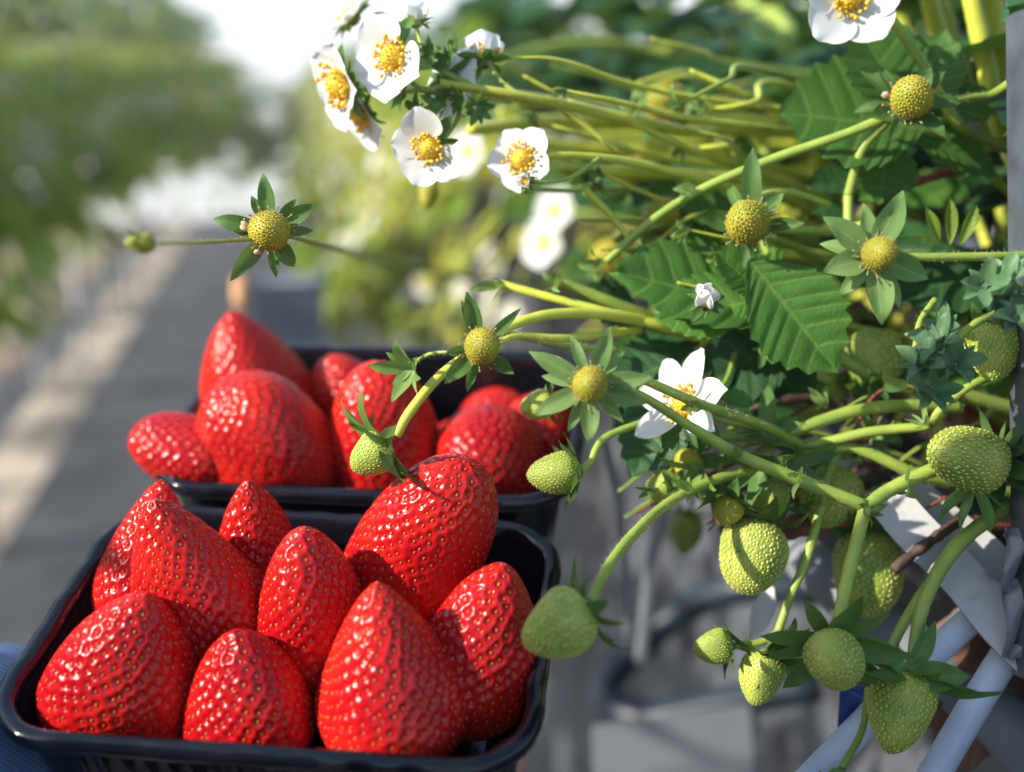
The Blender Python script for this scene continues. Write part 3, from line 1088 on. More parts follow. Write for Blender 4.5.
def red(label, tip, ty, base, R, o=T0, hb=-.033, **kw):
    """tip: picture point of the tip, ty: where it sits front-to-back in the punnet; base: its seat on the punnet floor"""
    d = P(tip[0], tip[1], 1.0) - CAM
    t = np.dot(o + TEY * ty - CAM, TEY) / np.dot(d, TEY)
    tp = CAM + d * t
    b = o + TEX * base[0] + TEY * base[1] + TN * hb
    L = np.linalg.norm(tp - b)
    ax = (tp - b) / L
    if DEBUG:
        print('berry', tip, 'L %.3f R %.3f h %.3f' % (L, R, np.dot(tp - o, TN)))
    mb = MB()
    kw.setdefault('nseed', int(580 * (L * R) / (.062 * .023)))
    kw.setdefault('depth', .00058)
    kw.setdefault('ridge', .5)
    kw.setdefault('lump', .045)
    kw.setdefault('ts', .33)
    kw.setdefault('p', 1.3)
    kw.setdefault('q', .68)
    berry_mesh(mb, np.zeros(3), ax, L, R, seedup=-.00024, seedr=.00047, hint=TEY, **kw)
    ob = mb.build('strawberry', [M_red, M_seed])
    ob.location = b
    return tag(ob, label, 'strawberry', 'ripe strawberries in the punnets')


DEBUG = False
FRONT = [
    ('red strawberry at the back left of the front punnet, half hidden behind a taller one', (162, 480), .034, (-.068, .012), .0195, dict(seed=1)),
    ('tall dull red strawberry leaning left, second from the back left of the front punnet', (152, 499), .004, (-.027, .004), .0240, dict(seed=2, q=.72)),
    ('broad strawberry in the front left corner of the front punnet', (143, 596), -.022, (-.060, -.026), .0262, dict(seed=3, p=1.3, q=.68)),
    ('small conical strawberry by the back rim of the front punnet, tip straight up', (247, 481), .032, (-.022, .030), .0165, dict(seed=4, p=1.5)),
    ('slim strawberry with a wide net of white glints in the middle of the front punnet', (303, 529), .002, (.003, .000), .0200, dict(seed=5, p=1.7, q=.6)),
    ('strawberry at the middle of the front rim, between the corner one and the biggest one', (234, 632), -.026, (-.008, -.030), .0218, dict(seed=6, p=1.5)),
    ('biggest cone shaped strawberry, standing at the front rim with a glossy stripe of glints', (377, 582), -.020, (.038, -.027), .0270, dict(seed=7, p=1.12, q=.78)),
    ('brightly sunlit bent strawberry at the back right of the front punnet', (440, 452), .028, (.022, .022), .0225, dict(seed=8, p=2.6, q=.5, ts=.34, bend=.10, bdir=0.0, flat=.9)),
    ('strawberry with an orange tinged tip in the front right corner of the front punnet', (503, 565), .000, (.0565, -.012), .0222, dict(seed=9, p=1.6, q=.62)),
]
for lab, tip, ty, base, R_, kw in FRONT:
    red(lab, tip, ty, base, R_, **kw)
BACK = [
    ('tall pointed strawberry at the back left of the second punnet, rising above all others', (230, 312), .020, (-.057, .014), .0270, dict(seed=21, p=1.5, q=.7)),
    ('large rounded strawberry in front of the tall pointed one in the second punnet', (226, 380), -.026, (-.030, -.026), .0275, dict(seed=22, p=2.1, q=.5, ts=.45)),
    ('small strawberry lying at the left end of the second punnet, tip to the left', (131, 434), -.034, (-.052, -.036), .0165, dict(seed=23, p=2.4, q=.5, hb=-.008)),
    ('strawberry standing behind in the second punnet, left of the dark red one', (326, 357), .030, (-.012, .026), .0185, dict(seed=24, p=2.0, q=.55)),
    ('dark red strawberry in the middle of the second punnet, behind the hanging green fruit', (373, 363), -.012, (.006, -.020), .0225, dict(seed=25, p=2.2, q=.5)),
    ('pale red strawberry by the back rim of the second punnet, blurred', (497, 391), .032, (.046, .028), .0185, dict(seed=26, p=2.2, q=.5)),
    ('little strawberry low in the second punnet beside the dark gap', (455, 422), .014, (.030, .012), .0140, dict(seed=27, p=2.0, q=.5)),
    ('bright sunlit strawberry in the right half of the second punnet', (488, 410), -.014, (.048, -.020), .0235, dict(seed=28, p=2.6, q=.5, ts=.45)),
    ('sunlit strawberry at the right end of the second punnet, under the green fruits', (550, 397), .010, (.062, .010), .0185, dict(seed=29, p=2.2, q=.5)),
]
for lab, tip, ty, base, R_, kw in BACK:
    red(lab, tip, ty, base, R_, o=T1, rows=90, cols=150, **kw)

# ------------------------------------------------------------------ the hand under the punnets
def tr(x, y, h):
    return T0 + TEX * x + TEY * y + TN * h


def skin_chain(name, verts, edges, radii, m, parent, root, sub=2):
    me = bpy.data.meshes.new(name)
    o = ORG[root.name]
    me.from_pydata([tuple(np.asarray(v) - o) for v in verts], edges, [])
    me.materials.append(m)
    ob = bpy.data.objects.new(name, me)
    COL.objects.link(ob)
    ob.parent = parent
    sk = ob.modifiers.new('skin', 'SKIN')
    for i, d in enumerate(me.skin_vertices[0].data):
        r = radii[i]
        d.radius = r if hasattr(r, '__len__') else (r, r)
        d.use_root = (i == 0)
    sb = ob.modifiers.new('sub', 'SUBSURF')
    sb.levels = sb.render_levels = sub
    return ob


pr = thing('person', (-.36, .02, 0), 'person in a blue denim sleeve at lower left, holding the punnets from below', 'person')
V3 = np.array
hv, he, hr = [], [], []


def bone(p, prev, r):
    hv.append(V3(p, float))
    hr.append(r)
    if prev is not None:
        he.append((prev, len(hv) - 1))
    return len(hv) - 1


pel = bone((-.37, .02, .93), None, (.14, .11))
wai = bone((-.37, .02, 1.12), pel, (.135, .10))
che = bone((-.36, .02, 1.34), wai, (.15, .11))
nb_ = bone((-.35, .02, 1.50), che, (.07, .065))
hd1 = bone((-.335, .025, 1.585), nb_, (.055, .055))
hd2 = bone((-.325, .03, 1.65), hd1, (.070, .082))
hd3 = bone((-.335, .025, 1.72), hd2, (.076, .090))
hd4 = bone((-.345, .025, 1.775), hd3, (.045, .055))
ls = bone((-.365, .196, 1.455), che, .058)
el = bone((-.275, .175, 1.14), ls, .042)
fa = bone((-.16, .33, 1.02), el, .035)
wr = bone(tr(-.088, -.003, -.086), fa, .026)
pm1 = bone(tr(-.045, .0, -.072), wr, .025)
pm2 = bone(tr(-.015, .0, -.068), pm1, .026)
for k, (yo, ln) in enumerate(((-.034, .068), (-.012, .076), (.010, .072), (.030, .058))):
    a_ = bone(tr(.002, yo, -.066), pm2, .0105)
    a_ = bone(tr(.002 + ln * .45, yo * 1.15, -.066), a_, .0095)
    a_ = bone(tr(.004 + ln * .80, yo * 1.2, -.062), a_, .0085)
    a_ = bone(tr(.009 + ln * .89, yo * 1.22, -.038), a_, .0070)
a_ = bone(tr(-.035, -.035, -.066), pm1, .014)
a_ = bone(tr(-.020, -.064, -.060), a_, .011)
a_ = bone(tr(-.008, -.078, -.050), a_, .008)
rs_h = bone((-.345, -.165, 1.455), che, .058)
re = bone((-.34, -.25, 1.16), rs_h, .042)
rw = bone((-.20, -.20, 1.20), re, .028)
rp = bone((-.125, -.165, 1.215), rw, .026)
for k, zz in enumerate((.035, .012, -.012, -.034)):
    a_ = bone((-.10, -.155, 1.215 + zz), rp, .0105)
    a_ = bone((-.065, -.135, 1.215 + zz), a_, .009)
    a_ = bone((-.055, -.165, 1.215 + zz * .9), a_, .0078)
for sg in (-1, 1):
    h_ = bone((-.37, .02 + sg * .09, .88), pel, .085)
    k_ = bone((-.36, .02 + sg * .11, .50), h_, .06)
    f_ = bone((-.38, .02 + sg * .12, .09), k_, .042)
    t_ = bone((-.27, .02 + sg * .14, .035), f_, .035)
skin_chain('body', hv, he, hr, M_skin, pr, pr)


def clothes(name, ids, m, grow):
    mp = {a: i for i, a in enumerate(ids)}
    ed = [(mp[a], mp[b]) for a, b in he if a in mp and b in mp]
    rr = [tuple(q + grow for q in (hr[a] if hasattr(hr[a], '__len__') else (hr[a], hr[a]))) for a in ids]
    skin_chain(name, [hv[a] for a in ids], ed, rr, m, pr, pr)


clothes('jacket', [pel, wai, che, ls, el, rs_h, re, rw], M_denim, .016)
clothes('trousers', [pel] + [i for i in range(rp + 13, len(hv)) if (i - rp - 13) % 4 != 3], M_blacksheet, .018)
hm = MB()
V = []
for i in range(9):
    for j in range(16):
        a, b = i / 8 * 1.45, 2 * pi * j / 16
        V.append(V3((-.345, .025, 1.70)) + V3((sin(a) * cos(b) * .098, sin(a) * sin(b) * .088, cos(a) * .105)))
hm.add(V, grid_faces(9, 16, True))
hm.build('hair', M_drydark, pr, pr)
slv = MB()
cs = [tr(-.086, -.003, -.086), tr(-.094, -.004, -.084), (-.115, .385, 1.000), (-.155, .335, 1.02), (-.21, .26, 1.075), (-.275, .175, 1.14)]
tube(slv, cs, [.036, .043, .050, .054, .058, .060], n=46, seg=26, lump=.018, caps=False)
slv.build('sleeve', M_denim, pr, pr)
# ================================================================== NEAR PLANTS
P_far = P


def P(x, y, d):
    # the near plants fill a shallow depth around the focused berries
    if d < .41:
        d = .397 + (d - .41) * .8
    elif d < .56:
        d = .397 + (d - .41) * .5
    elif d < .80:
        d = .472 + (d - .56) * 1.367
    return P_far(x, y, d)


UPW = np.array([0, 0, 1.0])
rs_ = random.Random(3)
TOV = -Fw
pA = thing('strawberry_plant', (.34, .48, ZS), 'nearest strawberry plant, its green fruits hanging over the white gutter lip at lower right', 'plant', 'strawberry plants nearest the viewer')
pB = thing('strawberry_plant', (.33, .70, ZS), 'strawberry plant behind the nearest one, with big serrated leaves and one low white flower', 'plant', 'strawberry plants nearest the viewer')
pC = thing('strawberry_plant', (.33, .92, ZS), 'strawberry plant whose long yellow stems carry the cluster of sunlit white flowers', 'plant', 'strawberry plants nearest the viewer')
pD = thing('strawberry_plant', (.34, 1.12, ZS), 'strawberry plant of blurred sunlit stems just behind the white flower cluster', 'plant', 'strawberry plants nearest the viewer')
for p_ in (pA, pB, pC, pD):
    mb = MB()
    b = ORG[p_.name]
    for k in range(4):
        tube(mb, [b + (random.uniform(-.02, .02), random.uniform(-.02, .02), -.012), b + (random.uniform(-.03, .03), random.uniform(-.03, .03), .035)], [.012, .007], n=5, seg=8, lump=.15)
    mb.build('crown', M_dry, p_, p_)


def crown_px(root):
    v = ORG[root.name] + np.array([0, 0, .02]) - CAM
    d = np.dot(v, Fw)
    x_, y_ = 512 + FPX * np.dot(v, Rt) / d, 386 - FPX * np.dot(v, Up) / d
    d = .56 + (d - .472) / 1.367 if d > .472 else .41 + (d - .397) / .5
    return (x_, y_, d)


CA, CB, CC, CD = [crown_px(q) for q in (pA, pB, pC, pD)]

# ---- plant C : flower cluster upper left
stalk(pC, [CC, (760, 150, .66), (680, 131, .56), (600, 113, .50), (520, 96, .465), (440, 83, .455)], [6, 5.5, 5, 5, 4.5, 4], matl=M_stemy)
stalk(pC, [(470, 86, .46), (440, 70, .458), (425, 62, .462)], [4, 2.5], hn=80)
stalk(pC, [(455, 84, .458), (425, 90, .462), (408, 78, .468), (398, 66, .468)], [3, 2], hn=80)
stalk(pC, [(425, 62, .462), (420, 40, .465), (416, 24, .466)], [2.2, 2], hn=60)
stalk(pC, [(425, 90, .462), (390, 92, .475), (352, 88, .485)], [2.2, 2], hn=60)
stalk(pC, [(520, 96, .465), (500, 80, .468), (488, 62, .47)], [2.5, 2], hn=60)
stalk(pC, [(455, 84, .458), (460, 110, .460), (448, 134, .462), (438, 143, .462)], [2.5, 2], hn=60)
flower(pC, P(394, 57, .452), dirc(-.45, -.10, .8), px(43, .455), roll=2.1, seed=31, npet=5, skip=(4,), cr=px(13, .452), pw=1.05)
flower(pC, P(343, 84, .476), dirc(-.85, -.35, .5), px(40, .476), roll=1.2, seed=32, npet=5, cr=px(15, .476))
flower(pC, P(430, 147, .447), dirc(-.30, -.38, .85), px(39, .447), roll=.5, seed=33, npet=5, skip=(0,), cr=px(12, .447))
flower(pC, P(446, 80, .475), dirc(.55, -.1, -.6), px(36, .475), roll=.7, seed=34, cr=px(11, .475))
flower(pC, P(484, 60, .475), dirc(-.05, .75, -.15), px(30, .475), roll=.1, seed=35, npet=5, a0=.7, a1=.25, cr=px(10, .475))
flower(pC, P(416, 22, .466), dirc(-.1, .9, .2), px(22, .466), roll=.5, seed=36, npet=5, a0=.75, a1=.2, cr=px(7, .466))
flower(pC, P(362, 112, .50), dirc(-.6, -.5, .3), px(36, .50), roll=.9, seed=37, cr=px(11, .50))
flower(pC, P(352, 18, .52), dirc(-.5, .5, .3), px(30, .52), roll=.3, seed=38, cr=px(9, .52))
for k, (x, y, d) in enumerate(((432, 52, .458), (448, 62, .455), (462, 100, .452), (440, 106, .456), (418, 112, .46), (476, 108, .455), (404, 96, .46), (455, 50, .465))):
    calyx('calyx', P(x, y, d), dirc(random.uniform(-1, .2), random.uniform(-.6, .8), random.uniform(-.2, .8)), px(3.5, d), px(17, d), px(8, d), .9, 1.2, pC, pC, M_sepal, n=9, seed=100 + k)
# flower with the bud in front, and its stalk
stalk(pC, [CC, (800, 212, .62), (720, 186, .55), (640, 164, .50), (580, 156, .475), (545, 157, .462), (528, 163, .458)], [5, 4.5, 4, 4, 3.5, 3, 2.5], matl=M_stemy)
flower(pC, P(522, 160, .452), dirc(-.28, .05, .9), px(32, .452), roll=.9, seed=41, npet=5, cr=px(11, .452))
stalk(pC, [(600, 158, .47), (570, 178, .455), (545, 182, .444), (530, 180, .440)], [2.2, 1.6], hn=60)
flower(pC, P(526, 181, .438), dirc(-.4, -.1, .9), px(13, .438), roll=.2, seed=42, npet=5, a0=.5, a1=.1, cr=px(4, .438))
# thick blurred stems behind
for k, (pts, r, m) in enumerate((
        ([CD, (740, 118, .72), (640, 118, .66), (560, 104, .60), (480, 92, .56)], [7, 7, 6, 5], M_stemy),
        ([CD, (760, 140, .75), (680, 128, .70), (560, 122, .62), (470, 130, .58)], [8, 8, 7, 5], M_stemy),
        ([CC, (800, 196, .64), (700, 178, .58), (620, 172, .54), (560, 168, .53)], [6, 6, 6, 4], M_stemy),
        ([CD, (720, 84, .80), (640, 48, .78), (560, 46, .76), (500, 60, .74)], [6, 6, 5, 4], M_stem),
        ([CC, (790, 60, .78), (745, 0, .80), (715, -50, .8)], [8, 8, 7], M_stem),
        ([(545, 98, .49), (580, 122, .50), (618, 152, .505)], [3.5, 3, 2.5], M_stemy),
        ([(585, 190, .49), (610, 215, .49), (632, 242, .49)], [3.5, 3.5, 2.5], M_stemy),
        ([CD, (820, 160, .72), (700, 150, .68), (600, 150, .66), (520, 140, .64)], [7, 7, 6, 5], M_stemy),
        ([CD, (740, 170, .76), (660, 142, .72), (590, 136, .70), (500, 112, .68)], [7, 7, 6, 5], M_stemy))):
    stalk(pC if m is M_stemy else pD, pts, r, matl=m, hn=120, seg=8)
receptacle(pC, P(668, 108, .60), dirc(-.3, .2, .8), px(18, .60), px(26, .6), px(12, .6), seed=51)
receptacle(pC, P(640, 180, .60), dirc(-.4, .1, .8), px(15, .60), px(24, .6), px(11, .6), seed=52)
receptacle(pC, P(668, 216, .56), dirc(-.4, .1, .8), px(15, .56), px(24, .56), px(11, .56), seed=53, dried=3)
receptacle(pC, P(618, 262, .66), dirc(-.4, .1, .8), px(21, .66), px(22, .66), px(11, .66), seed=54)
receptacle(pC, P(652, 170, .68), dirc(-.4, .3, .6), px(15, .68), px(24, .68), px(11, .68), seed=55)
flower(pD, P(556, 212, .80), dirc(-.5, .1, .7), px(26, .80), seed=56, low=True, cr=px(8, .8))
flower(pD, P(545, 244, .82), dirc(-.6, .0, .6), px(28, .82), seed=57, low=True, cr=px(9, .82))
flower(pD, P(470, 152, .86), dirc(-.6, .0, .6), px(26, .86), seed=58, low=True, cr=px(9, .86))
unripe(pD, P(430, 182, .60), dirc(-.1, -1, .3), px(28, .60), px(9, .60), seed=59, yellow=True)
for k, (x, y, d) in enumerate(((595, 168, .50), (600, 180, .495), (585, 172, .50), (690, 105, .57))):
    calyx('calyx', P(x, y, d), dirc(random.uniform(-.6, .4), -.7, random.uniform(0, .7)), px(3, d), px(16, d), px(7, d), .6, .9, pC, pC, M_bract, n=7, seed=140 + k)
# receptacle on its own over the far punnet, and the bud beyond it
stalk(pC, [(640, 300, 1.1), (560, 290, 1.0), (470, 278, .90), (390, 262, .76), (320, 244, .56), (284, 234, .412)], [4, 4, 3.5, 3, 2.6, 2.4], matl=M_stem)
receptacle(pC, P(270, 231, .405), dirc(.12, -.10, .9), px(21, .405), px(38, .405), px(17, .405), a0=1.45, a1=1.75, roll=.3, seed=61, dried=5)
stalk(pC, [(278, 238, .412), (240, 240, .39), (190, 243, .34), (160, 243, .315)], [2.2, 2, 2], matl=M_stem, hn=60)
unripe(pC, P(155, 243, .315), dirc(-1, .0, .2), px(30, .33), px(10, .33), seed=62, a0=.5, a1=.3, clen=px(26, .33), yellow=True)

# ---- plant B : middle
stalk(pB, [CB, (800, 380, .62), (720, 345, .54), (650, 318, .50), (560, 282, .485)], [6.5, 6.5, 6.5, 6, 5], matl=M_stem)
stalk(pB, [CB, (760, 370, .58), (690, 335, .50), (620, 316, .475), (560, 300, .47), (500, 284, .48)], [5, 5, 5, 4.5, 4, 4], matl=M_stemy)
stalk(pB, [(690, 335, .50), (620, 316, .47), (555, 314, .445), (510, 326, .43), (480, 346, .42), (440, 376, .408), (410, 412, .402), (396, 436, .400)], [5, 5.5, 5, 4.5, 4.5, 5, 5, 5], matl=M_stemy, hn=420)
stalk(pB, [(640, 330, .49), (570, 338, .45), (520, 336, .432), (496, 344, .415)], [4, 4, 3.5, 3], matl=M_stemy)
stalk(pB, [(620, 352, .50), (560, 345, .47), (500, 330, .45)], [3.5, 3.5, 3], matl=M_stem)
# hanging green fruit in front of the dark red berry
unripe(pB, P(388, 442, .399), dirc(-.78, -.62, .25), px(46, .399), px(23, .399), seed=71, clen=px(66, .399), a0=1.2, a1=1.6, calyx_n=10, csw=.38, nseed=260)
receptacle(pB, P(481, 347, .383), dirc(.15, .05, .9), px(19, .383), px(44, .383), px(17, .383), seed=72, roll=.2)
calyx('calyx', P(412, 366, .412), dirc(-.5, -.3, .6), px(5, .412), px(36, .412), px(16, .412), .7, .9, pB, pB, M_bract, n=8, seed=73)
stalk(pB, [(448, 352, .40), (430, 354, .405), (415, 362, .412)], [2, 2], hn=40)
# the blurred star calyx near the camera
stalk(pB, [(865, 506, .405), (800, 480, .402), (740, 455, .396), (690, 426, .390), (640, 395, .382), (600, 384, .374)], [6.5, 6.5, 6, 5, 4.5, 4], matl=M_stem, hn=420)
stalk(pB, [(800, 445, .44), (760, 424, .415), (700, 404, .396), (640, 378, .385)], [5, 5, 5, 4.5], matl=M_stem)
receptacle(pB, P(590, 385, .368), dirc(-.05, .05, .95), px(19, .368), px(50, .368), px(20, .368), a0=1.35, a1=1.45, seed=74, roll=.25, matl=M_sepall, drop=0, jt=.22, n=11)
# pair of fruits at the right end of the far punnet
unripe(pB, P(553, 404, .45), dirc(-.85, -.1, .3), px(34, .45), px(16, .45), seed=75, clen=px(20, .45))
stalk(pB, [(620, 400, .46), (580, 398, .455), (555, 403, .45)], [2.5, 2], hn=40)
unripe(pB, P(580, 472, .435), dirc(-.98, -.05, .2), px(54, .435), px(21, .435), seed=76, clen=px(40, .435), a0=1.2, a1=.9, nseed=300)
stalk(pB, [(650, 420, .46), (605, 438, .445), (590, 462, .437), (580, 472, .435)], [3.5, 3.5, 4], matl=M_stem, hn=120)
# low white flower
flower(pB, P(686, 405, .425), dirc(-.75, .25, .6), px(56, .425), roll=.55, seed=77, npet=7, skip=(5,), cr=px(13, .425), pw=.80, a0=1.25, a1=1.35)
stalk(pB, [(760, 430, .47), (720, 420, .445), (692, 410, .43)], [3, 3], hn=60)
# half open bud
flower(pB, P(706, 303, .395), dirc(-.1, .5, .7), px(27, .395), seed=78, npet=5, a0=.42, a1=-.15, cr=px(6, .395))
# receptacle with upright sepal
receptacle(pB, P(750, 224, .455), dirc(-.35, .05, .85), px(21, .455), px(46, .455), px(19, .455), seed=79, a0=1.35, a1=1.7, roll=.4)
stalk(pB, [CB, (880, 236, .56), (830, 232, .50), (790, 230, .475), (762, 228, .462)], [4.5, 4.5, 4, 4, 3.5], matl=M_stem)
stalk(pB, [(830, 205, .50), (790, 192, .49), (760, 196, .47), (745, 208, .465)], [3, 3, 3], matl=M_stem)

# leaves of B
leaf(pB, [((790, 318, .49), (626, 258, .458), 116, unit(.75 * TOV + .75 * UPW + .15 * Rt))], nt_=9, fold=.22, droop=.12, corr=.018)
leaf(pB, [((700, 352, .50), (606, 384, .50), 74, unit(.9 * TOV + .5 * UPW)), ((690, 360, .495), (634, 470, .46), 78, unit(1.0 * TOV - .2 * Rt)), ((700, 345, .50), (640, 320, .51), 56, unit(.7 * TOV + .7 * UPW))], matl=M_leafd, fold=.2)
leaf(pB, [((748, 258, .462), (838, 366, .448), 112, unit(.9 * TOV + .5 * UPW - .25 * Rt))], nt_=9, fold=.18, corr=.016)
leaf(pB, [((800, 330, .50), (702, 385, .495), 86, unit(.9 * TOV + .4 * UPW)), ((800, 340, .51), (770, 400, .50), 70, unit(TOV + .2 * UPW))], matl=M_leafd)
leaf(pB, [((712, 394, .44), (754, 402, .435), 24, unit(.8 * TOV + .7 * UPW))], matl=M_leaf, nu=50, nv=9)
leaf(pB, [((770, 300, .47), (720, 250, .462), 66, unit(.7 * TOV + .7 * UPW)), ((760, 300, .475), (660, 315, .47), 74, unit(.9 * TOV + .5 * UPW))], matl=M_leaf)

# ---- plant A : nearest
# calyx flower on the bright leaf
stalk(pA, [CA, (1060, 98, .50), (985, 97, .475), (940, 103, .462), (916, 108, .455)], [6, 5, 4, 4, 4], matl=M_stem, hn=300)
stalk(pA, [(1010, 150, .54), (960, 125, .50), (920, 60, .48), (880, 5, .47), (850, -20, .47)], [5, 5, 4.5, 4], matl=M_stem, hn=300)
receptacle(pA, P(909, 103, .450), dirc(-.12, .22, .9), px(20, .450), px(40, .45), px(18, .45), seed=81, roll=.1, dried=1, a0=1.3, a1=1.5)
stalk(pA, [(885, 118, .458), (840, 136, .462), (770, 160, .47), (700, 190, .48), (650, 222, .485), (606, 262, .49)], [5, 4.5, 4.5, 4, 4, 3.5], matl=M_stem, hn=420)
stalk(pA, [(888, 120, .459), (862, 150, .468), (848, 196, .478)], [4.5, 4.5, 4.5], matl=M_stem)
stalk(pA, [(848, 196, .478), (850, 232, .47), (868, 262, .46)], [4.5, 4], matl=M_stem)
receptacle(pA, P(876, 255, .372), dirc(.03, .02, 1), px(18, .372), px(52, .372), px(27, .372), a0=1.4, a1=1.5, seed=82, roll=.16, matl=M_sepall, drop=0, jt=.22, n=11)
stalk(pA, [(1120, 256, .40), (1024, 256, .385), (950, 257, .378), (890, 257, .375)], [4.5, 4.5, 4.5, 4], matl=M_stem, hn=300)
# flower at the top edge
flower(pA, P(848, -2, .45), dirc(.05, -.1, .95), px(50, .45), roll=.3, seed=83, npet=5, cr=px(14, .45), pw=1.05)
# thick petioles rising at the right edge
for k, (pts, r) in enumerate((([(1040, 200, .60), (1003, 130, .56), (985, 60, .54), (972, 0, .53), (960, -70, .52)], [9, 9, 8, 8]),
                              ([(1030, 160, .57), (1012, 120, .56), (1003, 60, .55), (992, -10, .54), (985, -70, .53)], [8, 8, 8, 8]),
                              ([(960, 110, .60), (948, 60, .59), (932, 10, .58), (915, -60, .57)], [8, 8, 7.5, 7]),
                              ([(1030, 240, .62), (1000, 190, .64), (960, 120, .66), (900, 20, .66), (880, -60, .66)], [7, 7, 7, 7]))):
    stalk(pA, pts, r, name='petiole', matl=M_stemy, hn=500, seg=11)
# leaf group behind that flower
nL = unit(.75 * TOV + .75 * UPW)
leaf(pA, [((925, 130, .50), (788, 104, .485), 150, unit(nL + .5 * TOV - .15 * Rt)), ((915, 122, .50), (862, 18, .495), 100, unit(nL + .3 * TOV)), ((912, 120, .505), (945, 30, .505), 70, nL),
          ((905, 130, .505), (1004, 168, .50), 72, unit(nL + .2 * Rt)), ((890, 135, .50), (882, 200, .49), 66, unit(TOV + .3 * UPW)), ((920, 118, .51), (1000, 92, .51), 62, nL)], nt_=8, fold=.16, corr=.016,
     petiole=([(1040, 220, .56), (960, 150, .52), (912, 125, .503)], 4))
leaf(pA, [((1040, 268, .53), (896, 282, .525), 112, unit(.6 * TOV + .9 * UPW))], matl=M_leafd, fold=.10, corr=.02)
leaf(pA, [((940, 245, .46), (928, 208, .455), 14, unit(TOV + .4 * UPW)), ((950, 245, .46), (952, 200, .455), 14, TOV), ((960, 245, .46), (978, 206, .455), 14, TOV), ((935, 245, .46), (915, 236, .455), 12, TOV)], matl=M_leafl, nu=40, nv=7, sharp=.04, fold=.4)
# blurred clusters of sepals near the camera at right
for k, (x, y, d, l) in enumerate(((938, 345, .378, 30), (925, 365, .376, 30), (955, 365, .376, 28), (910, 380, .38, 34), (945, 330, .38, 24), (930, 392, .382, 28),
                                  (1000, 300, .372, 30), (985, 285, .375, 28), (1015, 318, .37, 30), (1006, 280, .376, 30))):
    calyx('calyx', P(x, y, d), dirc(random.uniform(-.7, .5), random.uniform(-.6, .7), random.uniform(.2, .9)), px(5, d), px(l, d), px(l * .55, d), .8, 1.15, pA, pA, M_sepalb, n=8, seed=200 + k)
stalk(pA, [(1040, 300, .40), (985, 318, .385), (948, 346, .38), (925, 372, .38)], [4, 4, 3.5], matl=M_stem, hn=90)
stalk(pA, [(935, 300, .42), (920, 322, .40), (915, 350, .385)], [3.5, 3, 3], matl=M_stem, hn=60)
# fruits tucked under the leaves
unripe(pA, P(872, 338, .53), dirc(-.15, -.8, .5), px(60, .53), px(29, .53), seed=84, ca=False, nseed=150)
unripe(pA, P(826, 380, .56), dirc(-.4, -.6, .5), px(52, .56), px(25, .56), seed=85, nseed=160)
unripe(pA, P(990, 322, .425), dirc(-.05, -.95, .3), px(62, .425), px(28, .425), seed=86, clen=px(52, .425), a0=1.3, a1=1.7, matl=M_sepal, roll=.4)
stalk(pA, [(1040, 330, .46), (1010, 316, .44), (992, 320, .428)], [4, 4], matl=M_stem, hn=60)
unripe(pA, P(1002, 462, .415), dirc(-.96, .12, .25), px(84, .415), px(36, .415), seed=87, ts=.36, p=2.0, q=.55, nseed=330, flat=.88, clen=px(44, .415), a0=1.8, a1=1.4)
stalk(pA, [(930, 422, .428), (948, 402, .43), (972, 385, .432), (998, 374, .435), (1030, 368, .44)], [4, 4, 4, 3.5], matl=M_stem, hn=200)
calyx('calyx', P(925, 424, .425), dirc(-.4, .6, .3), px(3, .425), px(22, .425), px(6, .425), 1.0, .8, pA, pA, M_bract, n=6, seed=215)
calyx('calyx', P(975, 490, .41), dirc(0, .8, .3), px(8, .41), px(46, .41), px(15, .41), 1.9, 2.4, pA, pA, M_sepal, n=8, seed=216)
for k, (x, y, d) in enumerate(((500, 284, .48), (560, 281, .486), (690, 190, .478), (600, 262, .49), (700, 405, .394), (740, 455, .395), (690, 490, .415), (800, 480, .40), (905, 490, .41), (635, 112, .505))):
    calyx('bract', P(x, y, d), dirc(-.6, rs_.uniform(-.4, .6), .5), px(4, d), px(rs_.uniform(18, 30), d), px(9, d), .35, .6, pA, pA, M_bract, n=4, seed=260 + k, jit=.6)
# the long horizontal stems that cross at mid right
stalk(pA, [(1060, 452, .46), (1000, 458, .43), (940, 468, .42), (890, 490, .41), (866, 508, .405)], [7, 7, 7, 7], matl=M_stem, hn=420)
stalk(pA, [(866, 506, .405), (856, 545, .400), (846, 585, .390), (838, 622, .380)], [6.5, 6.5, 6.5, 6], matl=M_stem, hn=420)
stalk(pA, [(1050, 420, .52), (960, 395, .50), (880, 380, .49), (800, 330, .50)], [7, 7, 6, 5], matl=M_stem)
stalk(pA, [(1050, 500, .50), (930, 478, .46), (850, 448, .46), (780, 460, .46)], [6, 6, 5, 4], matl=M_stem)
stalk(pA, [(930, 426, .44), (870, 432, .45), (800, 446, .46), (740, 436, .46), (700, 440, .46)], [4.5, 5, 5, 5], matl=M_stem, hn=260)
stalk(pA, [(960, 408, .47), (900, 406, .46), (850, 412, .455), (790, 432, .455), (750, 442, .455)], [6, 6, 6, 5], matl=M_stem, hn=260)
stalk(pA, [(800, 445, .46), (770, 466, .45), (720, 478, .435), (670, 502, .41), (630, 538, .385), (605, 572, .365), (590, 603, .349)], [5, 5, 5, 5, 5.5, 5.5, 5], matl=M_stem, hn=520)
unripe(pA, P(590, 608, .349), dirc(-.86, -.42, .25), px(78, .358), px(37, .358), seed=88, ts=.34, p=1.7, nseed=420, clen=px(46, .345), a0=1.35, a1=1.9, rows=80, cols=130, matl=M_sepal, roll=.5, csw=.36)
